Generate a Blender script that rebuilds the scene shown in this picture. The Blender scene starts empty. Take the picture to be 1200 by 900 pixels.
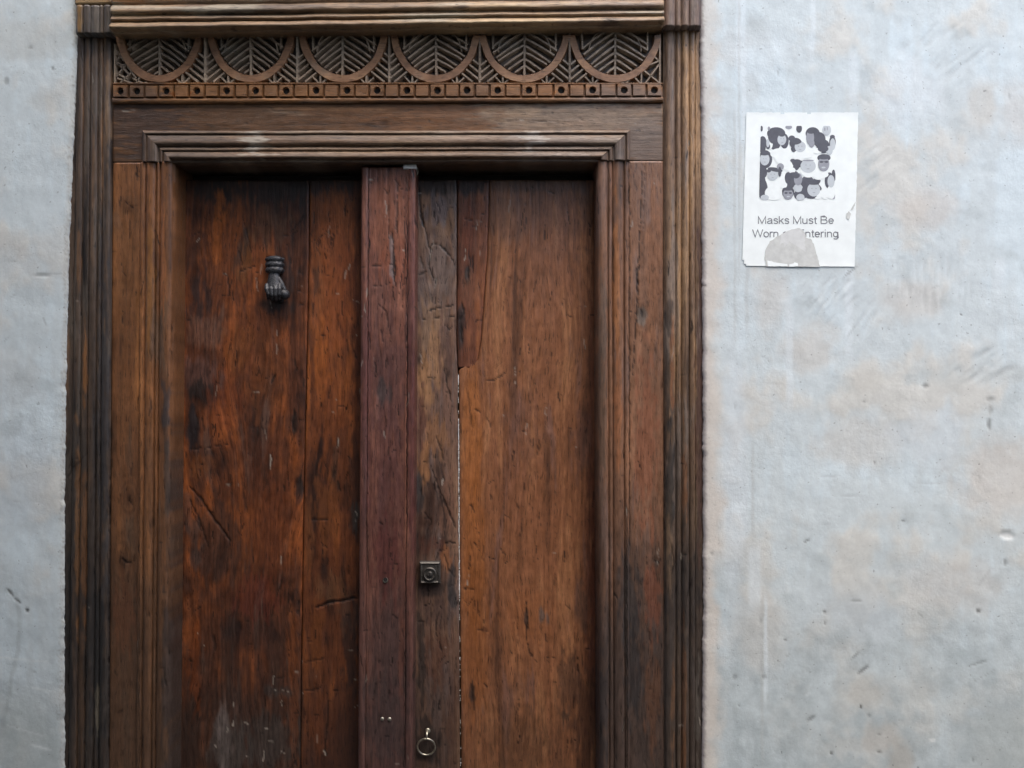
import bpy, bmesh, math, random
import numpy as np
from mathutils import Vector

random.seed(7)
C = bpy.context.scene.collection
SC = bpy.context.scene

# ------------------------------------------------------------------ camera
DIST = 1.52            # metres from lens to the face of the wall
HALFW = 0.969          # half of the wall width seen, metres
CAM_Z = 1.425
PITCH = math.radians(0.94)
cam_data = bpy.data.cameras.new("camera")
cam = bpy.data.objects.new("camera", cam_data)
C.objects.link(cam)
cam.location = (0, -DIST, CAM_Z)
cam.rotation_euler = (math.radians(90) + PITCH, 0, 0)
cam_data.sensor_width = 36
cam_data.lens = 18 * DIST / HALFW
cam_data.clip_start = 0.02
cam_data.clip_end = 500
SC.camera = cam

# ------------------------------------------------------------------ light
SUN_EL, SUN_AZ = math.radians(66), math.radians(24)   # azimuth: towards +x from straight in front of the wall
world = bpy.data.worlds.new("World")
SC.world = world
world.use_nodes = True
wn = world.node_tree
for n in list(wn.nodes):
    wn.nodes.remove(n)
sky = wn.nodes.new("ShaderNodeTexSky")
sky.sky_type = 'NISHITA'
sky.sun_disc = False
sky.sun_elevation = SUN_EL
sky.sun_rotation = math.radians(180) - SUN_AZ
sky.air_density = 1.0
sky.dust_density = 4.0
sky.ozone_density = 1.0
bg = wn.nodes.new("ShaderNodeBackground")
bg.inputs['Strength'].default_value = 0.15
wo = wn.nodes.new("ShaderNodeOutputWorld")
wn.links.new(sky.outputs[0], bg.inputs[0])
wn.links.new(bg.outputs[0], wo.inputs[0])
sun_d = bpy.data.lights.new("sun", 'SUN')
sun_d.energy = 0.6
sun_d.angle = math.radians(42)
sun_d.color = (1.0, 0.97, 0.93)
sun = bpy.data.objects.new("sun", sun_d)
C.objects.link(sun)
sv = Vector((math.sin(SUN_AZ) * math.cos(SUN_EL), -math.cos(SUN_AZ) * math.cos(SUN_EL), math.sin(SUN_EL)))
sun.rotation_euler = sv.to_track_quat('Z', 'Y').to_euler()
sun.location = sv * 6
SC.view_settings.view_transform = 'Standard'
SC.view_settings.look = 'None'
SC.view_settings.exposure = 1.5
SC.view_settings.gamma = 1

# ------------------------------------------------------------------ survey of the photograph -> metres
FPX = 600 * DIST / HALFW
_c, _s = math.cos(PITCH), math.sin(PITCH)

def W(px, py, d=0.0):
    """point of the door front that the survey pixel (px,py) of the photograph shows, on the plane d metres proud of the wall"""
    px = np.asarray(px, float); py = np.asarray(py, float)
    u = (px - 600) / FPX; v = (450 - py) / FPX
    t = (DIST - d) / (_c - v * _s)
    return t * u, CAM_Z + t * (_s + v * _c)

S = 2 * HALFW / 1200    # metres per survey pixel on the wall
GROUND_PY = 1352

# ------------------------------------------------------------------ noise
def _h(ix, iy, seed):
    n = (ix.astype(np.int64) * 374761393 + iy.astype(np.int64) * 668265263 + seed * 974711) & 0xffffffff
    n = ((n ^ (n >> 13)) * 1274126177) & 0xffffffff
    n = (n ^ (n >> 16)) & 0xffffffff
    return n

def perlin(x, y, seed=0):
    x = np.asarray(x, float); y = np.asarray(y, float)
    x, y = np.broadcast_arrays(x, y)
    x0 = np.floor(x); y0 = np.floor(y)
    fx = x - x0; fy = y - y0
    u = fx * fx * fx * (fx * (fx * 6 - 15) + 10); v = fy * fy * fy * (fy * (fy * 6 - 15) + 10)
    def g(ix, iy, dx, dy):
        a = _h(ix, iy, seed) * (2 * math.pi / 4294967296.0)
        return np.cos(a) * dx + np.sin(a) * dy
    n00 = g(x0, y0, fx, fy); n10 = g(x0 + 1, y0, fx - 1, fy)
    n01 = g(x0, y0 + 1, fx, fy - 1); n11 = g(x0 + 1, y0 + 1, fx - 1, fy - 1)
    a = n00 + u * (n10 - n00); b = n01 + u * (n11 - n01)
    return (a + v * (b - a)) * 1.5

def fbm(x, y, seed=0, octv=3, gain=0.5):
    r = 0; a = 1; t = 0
    for i in range(octv):
        r = r + a * perlin(np.asarray(x) * 2 ** i, np.asarray(y) * 2 ** i, seed + 31 * i)
        t += a; a *= gain
    return r / t * 1.3

def sstep(a, b, x):
    t = np.clip((x - a) / (b - a), 0, 1)
    return t * t * (3 - 2 * t)

def lin(r, g, b):
    o = []
    for c in (r, g, b):
        c = c / 255.0
        o.append(c / 12.92 if c <= 0.04045 else ((c + 0.055) / 1.055) ** 2.4)
    return np.array(o)

def mix(a, b, f):
    f = np.asarray(f)[..., None]
    return a * (1 - f) + b * f

def seg_dist(x, y, pts):
    """distance to a polyline and the position along it, 0 to 1"""
    best = np.full(x.shape, 1e9); pos = np.zeros(x.shape); n = len(pts) - 1
    for i in range(n):
        ax, ay = pts[i]; bx, by = pts[i + 1]
        dx, dy = bx - ax, by - ay; L = dx * dx + dy * dy + 1e-9
        t = np.clip(((x - ax) * dx + (y - ay) * dy) / L, 0, 1)
        dd = np.hypot(x - ax - t * dx, y - ay - t * dy)
        m = dd < best
        best = np.where(m, dd, best); pos = np.where(m, (i + t) / n, pos)
    return best, pos

# ------------------------------------------------------------------ materials
def new_mat(name):
    m = bpy.data.materials.new(name); m.use_nodes = True
    nt = m.node_tree
    for n in list(nt.nodes):
        nt.nodes.remove(n)
    out = nt.nodes.new("ShaderNodeOutputMaterial"); p = nt.nodes.new("ShaderNodeBsdfPrincipled")
    nt.links.new(p.outputs[0], out.inputs[0])
    return m, nt, p

def math_node(nt, op, a, b=None, c=None):
    n = nt.nodes.new("ShaderNodeMath"); n.operation = op
    for i, v in enumerate((a, b, c)):
        if v is None: continue
        if isinstance(v, (int, float)): n.inputs[i].default_value = v
        else: nt.links.new(v, n.inputs[i])
    return n.outputs[0]

def wood_material():
    m, nt, p = new_mat("old_wood")
    L = nt.links.new
    at = nt.nodes.new("ShaderNodeAttribute"); at.attribute_name = "tint"
    uv = nt.nodes.new("ShaderNodeUVMap"); uv.uv_map = "grain"
    def grain(sx, sy, detail, rough=0.6):
        mp = nt.nodes.new("ShaderNodeMapping"); mp.inputs['Scale'].default_value = (sx, sy, 1)
        L(uv.outputs[0], mp.inputs[0])
        n = nt.nodes.new("ShaderNodeTexNoise"); n.noise_dimensions = '2D'
        n.inputs['Scale'].default_value = 1; n.inputs['Detail'].default_value = detail; n.inputs['Roughness'].default_value = rough
        L(mp.outputs[0], n.inputs['Vector'])
        return n.outputs['Fac']
    g1 = grain(420, 16, 6, 0.7)         # uv is in metres: fine fibres about 3 mm wide
    g2 = grain(620, 46, 2, 0.5)
    g3 = grain(95, 42, 7, 0.68)
    # dark pores: short thin dashes
    pr = nt.nodes.new("ShaderNodeMapRange"); pr.inputs[1].default_value = 0.635; pr.inputs[2].default_value = 0.68
    pr.inputs[3].default_value = 1.0; pr.inputs[4].default_value = 0.50
    L(g2, pr.inputs[0])
    a = nt.nodes.new("ShaderNodeMapRange"); a.inputs[1].default_value = 0.3; a.inputs[2].default_value = 0.7
    a.inputs[3].default_value = 0.89; a.inputs[4].default_value = 1.11
    L(g1, a.inputs[0])
    b = nt.nodes.new("ShaderNodeMapRange"); b.inputs[1].default_value = 0.3; b.inputs[2].default_value = 0.7
    b.inputs[3].default_value = 0.82; b.inputs[4].default_value = 1.18
    L(g3, b.inputs[0])
    k = math_node(nt, 'MULTIPLY', math_node(nt, 'MULTIPLY', a.outputs[0], b.outputs[0]), pr.outputs[0])
    vm = nt.nodes.new("ShaderNodeVectorMath"); vm.operation = 'SCALE'
    L(at.outputs['Color'], vm.inputs[0]); L(k, vm.inputs['Scale'])
    L(vm.outputs[0], p.inputs['Base Color'])
    r = nt.nodes.new("ShaderNodeMapRange"); r.inputs[1].default_value = 0.3; r.inputs[2].default_value = 0.7
    r.inputs[3].default_value = 0.30; r.inputs[4].default_value = 0.58
    L(g3, r.inputs[0])
    L(r.outputs[0], p.inputs['Roughness'])
    p.inputs['Specular IOR Level'].default_value = 0.42
    h = math_node(nt, 'ADD', math_node(nt, 'MULTIPLY', g1, 0.7), math_node(nt, 'ADD', math_node(nt, 'MULTIPLY', pr.outputs[0], 0.5), math_node(nt, 'MULTIPLY', g3, 0.9)))
    bp = nt.nodes.new("ShaderNodeBump"); bp.inputs['Distance'].default_value = 0.0008; bp.inputs['Strength'].default_value = 0.8
    L(h, bp.inputs['Height']); L(bp.outputs[0], p.inputs['Normal'])
    return m

def plaster_material():
    m, nt, p = new_mat("lime_plaster")
    L = nt.links.new
    at = nt.nodes.new("ShaderNodeAttribute"); at.attribute_name = "tint"
    tc = nt.nodes.new("ShaderNodeTexCoord")
    def noise(sc, det, rough=0.6, stretch=None):
        n = nt.nodes.new("ShaderNodeTexNoise"); n.inputs['Scale'].default_value = sc; n.inputs['Detail'].default_value = det
        n.inputs['Roughness'].default_value = rough
        mp = nt.nodes.new("ShaderNodeMapping")
        if stretch: mp.inputs['Scale'].default_value = stretch
        L(tc.outputs['Object'], mp.inputs[0]); L(mp.outputs[0], n.inputs['Vector'])
        return n.outputs['Fac']
    f1 = noise(28, 8, 0.68); f2 = noise(190, 5, 0.65); f3 = noise(600, 3)
    a = nt.nodes.new("ShaderNodeMapRange"); a.inputs[1].default_value = 0.3; a.inputs[2].default_value = 0.7
    a.inputs[3].default_value = 0.93; a.inputs[4].default_value = 1.06
    L(f1, a.inputs[0])
    b = nt.nodes.new("ShaderNodeMapRange"); b.inputs[1].default_value = 0.3; b.inputs[2].default_value = 0.7
    b.inputs[3].default_value = 0.95; b.inputs[4].default_value = 1.045
    L(f2, b.inputs[0])
    # sparse small dark specks
    sp = nt.nodes.new("ShaderNodeMapRange"); sp.inputs[1].default_value = 0.70; sp.inputs[2].default_value = 0.77
    sp.inputs[3].default_value = 1.0; sp.inputs[4].default_value = 0.62
    L(noise(150, 2, 0.5), sp.inputs[0])
    k = math_node(nt, 'MULTIPLY', math_node(nt, 'MULTIPLY', a.outputs[0], b.outputs[0]), sp.outputs[0])
    vm = nt.nodes.new("ShaderNodeVectorMath"); vm.operation = 'SCALE'
    L(at.outputs['Color'], vm.inputs[0]); L(k, vm.inputs['Scale'])
    L(vm.outputs[0], p.inputs['Base Color'])
    p.inputs['Roughness'].default_value = 0.82
    p.inputs['Specular IOR Level'].default_value = 0.3
    h = math_node(nt, 'ADD', math_node(nt, 'MULTIPLY', f1, 1.6), math_node(nt, 'ADD', math_node(nt, 'MULTIPLY', f2, 0.42), math_node(nt, 'MULTIPLY', f3, 0.14)))
    bp = nt.nodes.new("ShaderNodeBump"); bp.inputs['Distance'].default_value = 0.0010; bp.inputs['Strength'].default_value = 0.55
    rgh = nt.nodes.new('ShaderNodeMapRange'); rgh.inputs[1].default_value = 0.38; rgh.inputs[2].default_value = 0.62; rgh.inputs[3].default_value = 0.12; rgh.inputs[4].default_value = 0.85
    L(noise(5.5, 4, 0.6), rgh.inputs[0]); L(rgh.outputs[0], bp.inputs['Strength'])      # rubbed smooth in places
    L(h, bp.inputs['Height']); L(bp.outputs[0], p.inputs['Normal'])
    return m

def simple_material(name, col, rough=0.6, metal=0.0, var=0.15, scale=60, bump=0.0, bumpd=0.001, col2=None):
    m, nt, p = new_mat(name)
    L = nt.links.new
    tc = nt.nodes.new("ShaderNodeTexCoord")
    n = nt.nodes.new("ShaderNodeTexNoise"); n.inputs['Scale'].default_value = scale; n.inputs['Detail'].default_value = 6
    L(tc.outputs['Object'], n.inputs['Vector'])
    cr = nt.nodes.new("ShaderNodeValToRGB")
    c1 = [max(0, c * (1 - var)) for c in col]; c2 = list(col2) if col2 is not None else [min(1, c * (1 + var)) for c in col]
    cr.color_ramp.elements[0].position = 0.35; cr.color_ramp.elements[0].color = (*c1, 1)
    cr.color_ramp.elements[1].position = 0.68; cr.color_ramp.elements[1].color = (*c2, 1)
    L(n.outputs['Fac'], cr.inputs[0]); L(cr.outputs[0], p.inputs['Base Color'])
    p.inputs['Roughness'].default_value = rough; p.inputs['Metallic'].default_value = metal
    if bump:
        bp = nt.nodes.new("ShaderNodeBump"); bp.inputs['Distance'].default_value = bumpd; bp.inputs['Strength'].default_value = bump
        L(n.outputs['Fac'], bp.inputs['Height']); L(bp.outputs[0], p.inputs['Normal'])
    return m

M_WOOD = wood_material()
M_PLASTER = plaster_material()
M_IRON = simple_material("blackened_iron", (0.035, 0.036, 0.042), 0.5, 0.4, 0.5, 420, 0.35, 0.0004, (0.085, 0.085, 0.09))
M_IRON2 = simple_material("grey_lock_iron", (0.085, 0.078, 0.07), 0.5, 0.6, 0.35, 300, 0.4, 0.0005)
M_NICKEL = simple_material("worn_brass", (0.50, 0.47, 0.38), 0.33, 0.9, 0.3, 300, 0.3, 0.0003)
M_HOLE = simple_material("dark_hole", (0.012, 0.010, 0.009), 0.9)
M_PAPER = simple_material("white_paper", (0.83, 0.89, 0.88), 0.7, 0, 0.03, 50, 0.25, 0.0008)
M_INK = simple_material("grey_ink", (0.18, 0.19, 0.21), 0.7, 0, 0.1, 200)
M_P_DARK = simple_material("print_dark_grey", (0.085, 0.092, 0.115), 0.7, 0, 0.1, 120)
M_P_MID = simple_material("print_mid_grey", (0.30, 0.32, 0.36), 0.7, 0, 0.06, 120)
M_P_LIGHT = simple_material("print_light_grey", (0.52, 0.57, 0.60), 0.7, 0, 0.04, 120)
M_P_WHITE = simple_material("print_white", (0.82, 0.88, 0.87), 0.7, 0, 0.03, 120)
M_RESIDUE = simple_material("torn_paper_backing", (0.57, 0.59, 0.57), 0.8, 0, 0.08, 90, 0.4, 0.001)
M_WHITE = simple_material("chalky_white", (0.80, 0.80, 0.77), 0.7, 0, 0.15, 200, 0.4, 0.0006)
M_GROUND = simple_material("worn_lane_stone", (0.07, 0.068, 0.065), 0.8, 0, 0.3, 9, 0.5, 0.004)
M_LIGHT_BLOCK = simple_material("light_block_plaster", (0.10, 0.09, 0.08), 0.9)  # dark colour of the box that blocks light behind the leaves

# ------------------------------------------------------------------ object helpers
def tag(o, label=None, cat=None, group=None, kind=None):
    if label: o["label"] = label
    if cat: o["category"] = cat
    if group: o["group"] = group
    if kind: o["kind"] = kind
    return o

def empty(name, loc, parent=None):
    o = bpy.data.objects.new(name, None); C.objects.link(o); o.location = loc
    o.empty_display_size = 0.1
    if parent: o.parent = parent
    return o

def origin_of(p):
    v = Vector((0, 0, 0))
    while p is not None:
        v += Vector(p.location); p = p.parent
    return v

def link_mesh(name, me, mats, parent=None, loc=None):
    """vertices are given in world metres; the object's own origin goes to loc"""
    loc = Vector(loc) if loc is not None else Vector((0, 0, 0))
    n = len(me.vertices)
    co = np.empty(n * 3); me.vertices.foreach_get("co", co)
    co = co.reshape(-1, 3) - np.array(loc)
    me.vertices.foreach_set("co", co.ravel())
    o = bpy.data.objects.new(name, me); C.objects.link(o)
    for m in (mats if isinstance(mats, (list, tuple)) else [mats]):
        me.materials.append(m)
    if parent is not None:
        o.parent = parent; o.location = loc - origin_of(parent)
    else:
        o.location = loc
    me.update()
    return o

def set_tint(me, col):
    a = me.color_attributes.new("tint", 'FLOAT_COLOR', 'POINT')
    c = np.ones((len(me.vertices), 4)); c[:, :3] = np.clip(col, 0.004, 0.95)
    a.data.foreach_set("color", c.ravel())

def set_uv(me, u, v):
    l = me.uv_layers.new(name="grain")
    vi = np.empty(len(me.loops), dtype=np.int64); me.loops.foreach_get("vertex_index", vi)
    l.data.foreach_set("uv", np.stack([u[vi], v[vi]], 1).ravel())

def grid_mesh(name, X, Y, Z, smooth=True):
    nr, nc = X.shape
    me = bpy.data.meshes.new(name)
    co = np.stack([X, Y, Z], -1).reshape(-1, 3)
    i = np.arange(nr * nc).reshape(nr, nc)
    q = np.stack([i[:-1, :-1], i[1:, :-1], i[1:, 1:], i[:-1, 1:]], -1).reshape(-1, 4)
    # face towards -y
    me.vertices.add(len(co)); me.vertices.foreach_set("co", co.ravel())
    me.loops.add(q.size); me.loops.foreach_set("vertex_index", q.ravel())
    me.polygons.add(len(q)); me.polygons.foreach_set("loop_start", np.arange(0, q.size, 4)); me.polygons.foreach_set("loop_total", np.full(len(q), 4))
    me.polygons.foreach_set("use_smooth", np.full(len(q), smooth))
    me.update(calc_edges=True)
    return me

# ------------------------------------------------------------------ what old wood looks like
class Wood:
    def __init__(s, seed, dark, mid, light, axis='v', worn=None, worn_at=0.3, knots=(), stains=(), cracks=(), streak=1.0, patch=1.0, relief=1.0, wavy=5.0, low=None, sat=1.08, gain=1.0, nicks=0, figure=.16, lines=.2):
        s.lines = lines; s.nicks, s.figure = nicks, figure
        s.sat, s.gain = sat, gain
        s.seed, s.dark, s.mid, s.light, s.axis = seed, lin(*dark), lin(*mid), lin(*light), axis
        s.worn = None if worn is None else lin(*worn); s.worn_at = worn_at
        s.knots, s.stains, s.cracks = knots, stains, cracks
        s.streak, s.patch, s.relief, s.wavy, s.low = streak, patch, relief, wavy, low
    def at(s, PX, PY):
        """tint, height in metres, grain coordinates at survey positions"""
        sd = s.seed
        a, l = (PX, PY) if s.axis == 'v' else (PY, PX)
        aw = a + s.wavy * fbm(a / 70 + sd, l / 260, sd + 1, 2) + 1.2 * fbm(a / 18, l / 60, sd + 2, 2)
        kd = np.zeros(np.shape(PX))
        for (kx, ky, r, st) in s.knots:
            ka, kl = (kx, ky) if s.axis == 'v' else (ky, kx)
            dx, dy = a - ka, l - kl
            rr = np.sqrt((dx / r) ** 2 + (dy / (r * 2.0)) ** 2)
            aw = aw - dx * np.exp(-(rr / 1.6) ** 2) * 0.8 * abs(st) + 0.0
            wob = 0.2 * fbm(a / 3, l / 6, sd + 77, 2)
            kd = np.maximum(kd, np.clip(1.25 - rr * 1.1 + wob, 0, 1) * max(st, 0))
            ring = 0.5 + 0.5 * np.sin(rr * 9.0)
            kd = np.maximum(kd, ring * np.exp(-((rr - 1.3) / 0.9) ** 2) * 0.35 * abs(st))
        g0 = fbm(aw / 26, l / 420, sd + 3, 2)
        g1 = fbm(aw / 9, l / 240, sd + 4, 3)
        g2 = fbm(aw / 2.8, l / 70, sd + 5, 3)
        pt = fbm(a / 48, l / 95, sd + 6, 4)
        pt2 = fbm(a / 14, l / 26, sd + 7, 3)
        t = 0.5 + s.streak * (0.36 * g0 + 0.36 * g1 + 0.15 * g2) + s.patch * (0.34 * pt + 0.16 * pt2)
        col = mix(s.dark, s.mid, sstep(0.0, 0.5, t)); col = mix(col, s.light, sstep(0.5, 1.0, t))
        h = 0.00022 * s.relief * (g2 + 1.3 * g1)
        if s.worn is not None:
            w = sstep(s.worn_at, s.worn_at + 0.38, fbm(aw / 20, l / 150, sd + 8, 4) + 0.35 * g2)
            col = mix(col, s.worn, w * 0.75)
        if s.low is not None:     # weathered foot of the board: splash dirt and lost varnish in a ragged tide line
            y0, y1, rgb, al = s.low
            w = sstep(y0, y1, PY + 95 * fbm(a / 11, l / 120, sd + 9, 3) + 40 * g2)
            col = mix(col, lin(*rgb), w * al)
        for st in s.stains:
            cx, cy, rx, ry, rot, rgb, al = st[:7]
            rag = st[7] if len(st) > 7 else 0.8
            c_, s_ = math.cos(math.radians(rot)), math.sin(math.radians(rot))
            dx, dy = PX - cx, PY - cy
            ex, ey = (dx * c_ + dy * s_) / rx, (-dx * s_ + dy * c_) / ry
            rr = np.hypot(ex, ey) + rag * (fbm(aw / 6, l / 24, sd + int(cx) % 97, 3) + 0.4 * g2)
            w = 1 - sstep(0.55, 1.1, rr)
            col = mix(col, lin(*rgb), w * al)
        col = mix(col, s.dark * 0.35, kd * 0.85)
        h = h - kd * 0.0006
        col = col * (1 + s.figure * (.7 * fbm(aw / 6 + 9, l / 13, sd + 30, 4, .6) + .6 * fbm(a / 15, l / 20 + aw / 30, sd + 33, 4, .6)))[..., None]
        ph = aw * 1.15 + 10 * fbm(a / 55, l / 190, sd + 35, 3) + 3 * fbm(a / 14, l / 60, sd + 36, 2)      # growth lines
        ln_ = (0.5 + 0.5 * np.sin(ph)) ** 3 * (0.55 + 0.45 * np.clip(1.5 * fbm(a / 30, l / 80, sd + 37, 2) + .5, 0, 1))
        col = col * (1 - s.lines * ln_)[..., None]; h = h - 0.00012 * ln_
        jx = 1.1 * fbm(PX / 5, PY / 7, sd + 21, 2); jy = 1.1 * fbm(PX / 7, PY / 5, sd + 22, 2)
        brk = np.clip(0.75 + 0.5 * fbm(PX / 6, PY / 6, sd + 23, 2), 0.2, 1.3)
        cracks = list(s.cracks)
        if s.nicks:       # random tool marks, checks and scratches over the board
            rr_n = random.Random(sd); xa, xb, ya, yb = PX.min(), PX.max(), PY.min(), min(PY.max(), 930)
            for k in range(s.nicks):
                x, y = rr_n.uniform(xa, xb), rr_n.uniform(ya, yb)
                if rr_n.random() < .72:
                    an = rr_n.gauss(0, 7); ln = rr_n.uniform(4, 22)
                else:
                    an = rr_n.gauss(90, 18); ln = rr_n.uniform(3, 9)
                if s.axis == 'h': an += 90
                ex, ey = math.sin(math.radians(an)) * ln, math.cos(math.radians(an)) * ln
                cracks.append(([(x, y), (x + ex * .5 + rr_n.uniform(-1, 1), y + ey * .5), (x + ex, y + ey)], rr_n.uniform(.7, 1.5), rr_n.uniform(.35, .95), 0.0010, rr_n.random() < .13))
        for cr in cracks:
            pts, wd, al = cr[:3]
            dep = cr[3] if len(cr) > 3 else 0.0015
            xs_, ys_ = [p[0] for p in pts], [p[1] for p in pts]
            m = (PX > min(xs_) - 6) & (PX < max(xs_) + 6) & (PY > min(ys_) - 6) & (PY < max(ys_) + 6)
            if not m.any(): continue
            dd, pos = seg_dist(PX[m] + jx[m], PY[m] + jy[m], pts)
            taper = 0.35 + 0.65 * np.sin(np.clip(pos, 0.02, 0.98) * math.pi) ** 0.5
            w = (1 - sstep(wd * 0.35, wd * 1.15, dd / (taper * brk[m]))) * al
            pale = len(cr) > 4 and cr[4]
            col[m] = mix(col[m], lin(150, 140, 130) if pale else lin(24, 17, 14), w)
            h[m] = h[m] - w * dep
        # fine scattered nicks and worm holes
        h = np.array(h); nk = perlin(PX / 2.3, PY / 3.1, sd + 51) * 0.5 + 0.5
        gate = sstep(0.0, 0.5, fbm(PX / 40, PY / 60, sd + 52, 2))
        w = sstep(0.93, 1.0, nk + 0.06 * gate) * gate
        col = mix(col, lin(26, 20, 18), w * 0.8); h = h - w * 0.0006
        g = (col @ np.array([.3, .55, .15]))[..., None]
        col = (g + (col - g) * s.sat) * s.gain * np.array([0.985, 1.01, 0.985])
        return col, h, aw * S, l * S

def rows(y0, y1, step=2.0):
    """fine rows where the photograph looks, coarse ones further down to the ground"""
    hi = min(y1, 915)
    r = list(np.linspace(y0, hi, max(2, int(round((hi - y0) / step)) + 1)))
    if y1 > hi:
        r += list(np.linspace(hi, y1, 40)[1:])
    return np.array(r)

def board_v(name, parent, wood, Lf, Rf, y0, y1, dref, prof, xs=None, dx=1.5, dy=2.0, back=None, edge=1.0, back_l=None, back_r=None, end_caps=True, loc=None, warp=0.0):
    """upright board. Lf,Rf: survey x of its two edges against y. prof(q) -> depth above dref, q = 0..1 across.
    Sides go back square to the wall, to depth back."""
    py = rows(y0, y1, dy)
    if xs is None:
        n = max(3, int((Rf(y0) - Lf(y0)) / dx)); q = np.linspace(0, 1, n)
    else: q = np.asarray(xs)
    L_, R_ = np.array([Lf(y) for y in py]), np.array([Rf(y) for y in py])
    PX = L_[:, None] + (R_ - L_)[:, None] * q[None, :]
    PY = np.repeat(py[:, None], len(q), 1)
    col, h, u, v = wood.at(PX, PY)
    wid = (R_ - L_)[:, None]
    e = np.minimum(q[None, :], 1 - q[None, :]) * wid
    d = prof(q[None, :] + warp * fbm(PY / 130, PX * 0 + wood.seed, wood.seed + 61, 2)) + h - 0.0012 * edge * np.exp(-e / 1.1) * (1 + 0.5 * fbm(PX / 9, PY / 12, wood.seed + 62, 2))
    d = d + 0.0006 * fbm(PX / 80, PY / 160, wood.seed + 63, 2)
    X, Z = W(PX, PY, dref)
    Y = -(dref + d)
    # sides
    bl = back if back_l is None else back_l; br = back if back_r is None else back_r
    def col_edge(j, b):
        return X[:, j:j + 1], np.full((len(py), 1), -b), Z[:, j:j + 1]
    parts = [(X, Y, Z, col, u, v)]
    nb = 6
    if bl is not None:
        tt = np.linspace(0, 1, nb)[:-1][None, :]
        ys = -bl + (Y[:, :1] + bl) * tt
        parts.insert(0, (np.repeat(X[:, :1], nb - 1, 1), ys, np.repeat(Z[:, :1], nb - 1, 1), np.repeat(col[:, :1], nb - 1, 1), u[:, :1] + (ys - Y[:, :1]), np.repeat(v[:, :1], nb - 1, 1)))
    if br is not None:
        tt = np.linspace(1, 0, nb)[1:][None, :]
        ys = -br + (Y[:, -1:] + br) * tt
        parts.append((np.repeat(X[:, -1:], nb - 1, 1), ys, np.repeat(Z[:, -1:], nb - 1, 1), np.repeat(col[:, -1:], nb - 1, 1), u[:, -1:] - (ys - Y[:, -1:]), np.repeat(v[:, -1:], nb - 1, 1)))
    X, Y, Z, col, u, v = [np.concatenate([p[i] for p in parts], 1) for i in range(6)]
    if end_caps:
        bk = -(back if back is not None else (dref - 0.02))
        X = np.concatenate([X[:1], X, X[-1:]]); Z = np.concatenate([Z[:1], Z, Z[-1:]])
        Y = np.concatenate([np.full_like(Y[:1], bk), Y, np.full_like(Y[:1], bk)])
        col = np.concatenate([col[:1], col, col[-1:]]); u = np.concatenate([u[:1], u, u[-1:]]); v = np.concatenate([v[:1] - 0.02, v, v[-1:] + 0.02])
    me = grid_mesh(name, X, Y, Z)
    set_tint(me, col.reshape(-1, 3)); set_uv(me, u.ravel(), v.ravel())
    return link_mesh(name, me, M_WOOD, parent, loc)

def board_h(name, parent, wood, Tf, Bf, x0f, x1f, dref, prof, q, dx=2.5, back=None, loc=None, caps=True, back_t=None, back_b=None, n=None, wob=0.0):
    """level board or moulding. Tf,Bf: survey y of its edges against x; x0f,x1f: its ends against q (mitres); q 0..1 downwards"""
    q = np.asarray(q)
    xa = np.array([x0f(t) for t in q]); xb = np.array([x1f(t) for t in q])
    n = n or int(max(xb - xa) / dx) + 2
    s = np.linspace(0, 1, n)
    PX = xa[:, None] + (xb - xa)[:, None] * s[None, :]
    T_, B_ = Tf(PX), Bf(PX)
    PY = T_ + (B_ - T_) * q[:, None]
    if wob: PY = PY + wob * fbm(PX / 60, PY / 40, wood.seed + 71, 3)
    col, h, u, v = wood.at(PX, PY)
    d = prof(q[:, None] + 0 * PX) + h + 0.0005 * fbm(PX / 90, PY / 40, wood.seed + 63, 2)
    X, Z = W(PX, PY, dref)
    Y = -(dref + d)
    def addrow(X, Y, Z, col, u, v, i, b, first):
        nb = 5
        tt = (np.linspace(0, 1, nb)[:-1] if first else np.linspace(1, 0, nb)[1:])[:, None]
        ys = -b + ((Y[:1] if first else Y[-1:]) + b) * tt
        idx = slice(0, 1) if first else slice(-1, None)
        A = [np.repeat(X[idx], nb - 1, 0), ys, np.repeat(Z[idx], nb - 1, 0), np.repeat(col[idx], nb - 1, 0), u[idx] + (ys - Y[idx]) * (1 if first else -1), np.repeat(v[idx], nb - 1, 0)]
        B = [X, Y, Z, col, u, v]
        return [np.concatenate([a, b2] if first else [b2, a], 0) for a, b2 in zip(A, B)]
    bt = back if back_t is None else back_t; bb = back if back_b is None else back_b
    if bt is not None: X, Y, Z, col, u, v = addrow(X, Y, Z, col, u, v, 0, bt, True)
    if bb is not None: X, Y, Z, col, u, v = addrow(X, Y, Z, col, u, v, -1, bb, False)
    if caps:
        bk = -(back if back is not None else dref - 0.015)
        X = np.concatenate([X[:, :1], X, X[:, -1:]], 1); Z = np.concatenate([Z[:, :1], Z, Z[:, -1:]], 1)
        Y = np.concatenate([np.full_like(Y[:, :1], bk), Y, np.full_like(Y[:, :1], bk)], 1)
        col = np.concatenate([col[:, :1], col, col[:, -1:]], 1); u = np.concatenate([u[:, :1], u, u[:, -1:]], 1); v = np.concatenate([v[:, :1] - .02, v, v[:, -1:] + .02], 1)
    me = grid_mesh(name, X, Y, Z)
    me.flip_normals()
    set_tint(me, col.reshape(-1, 3)); set_uv(me, u.ravel(), v.ravel())
    return link_mesh(name, me, M_WOOD, parent, loc)

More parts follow.
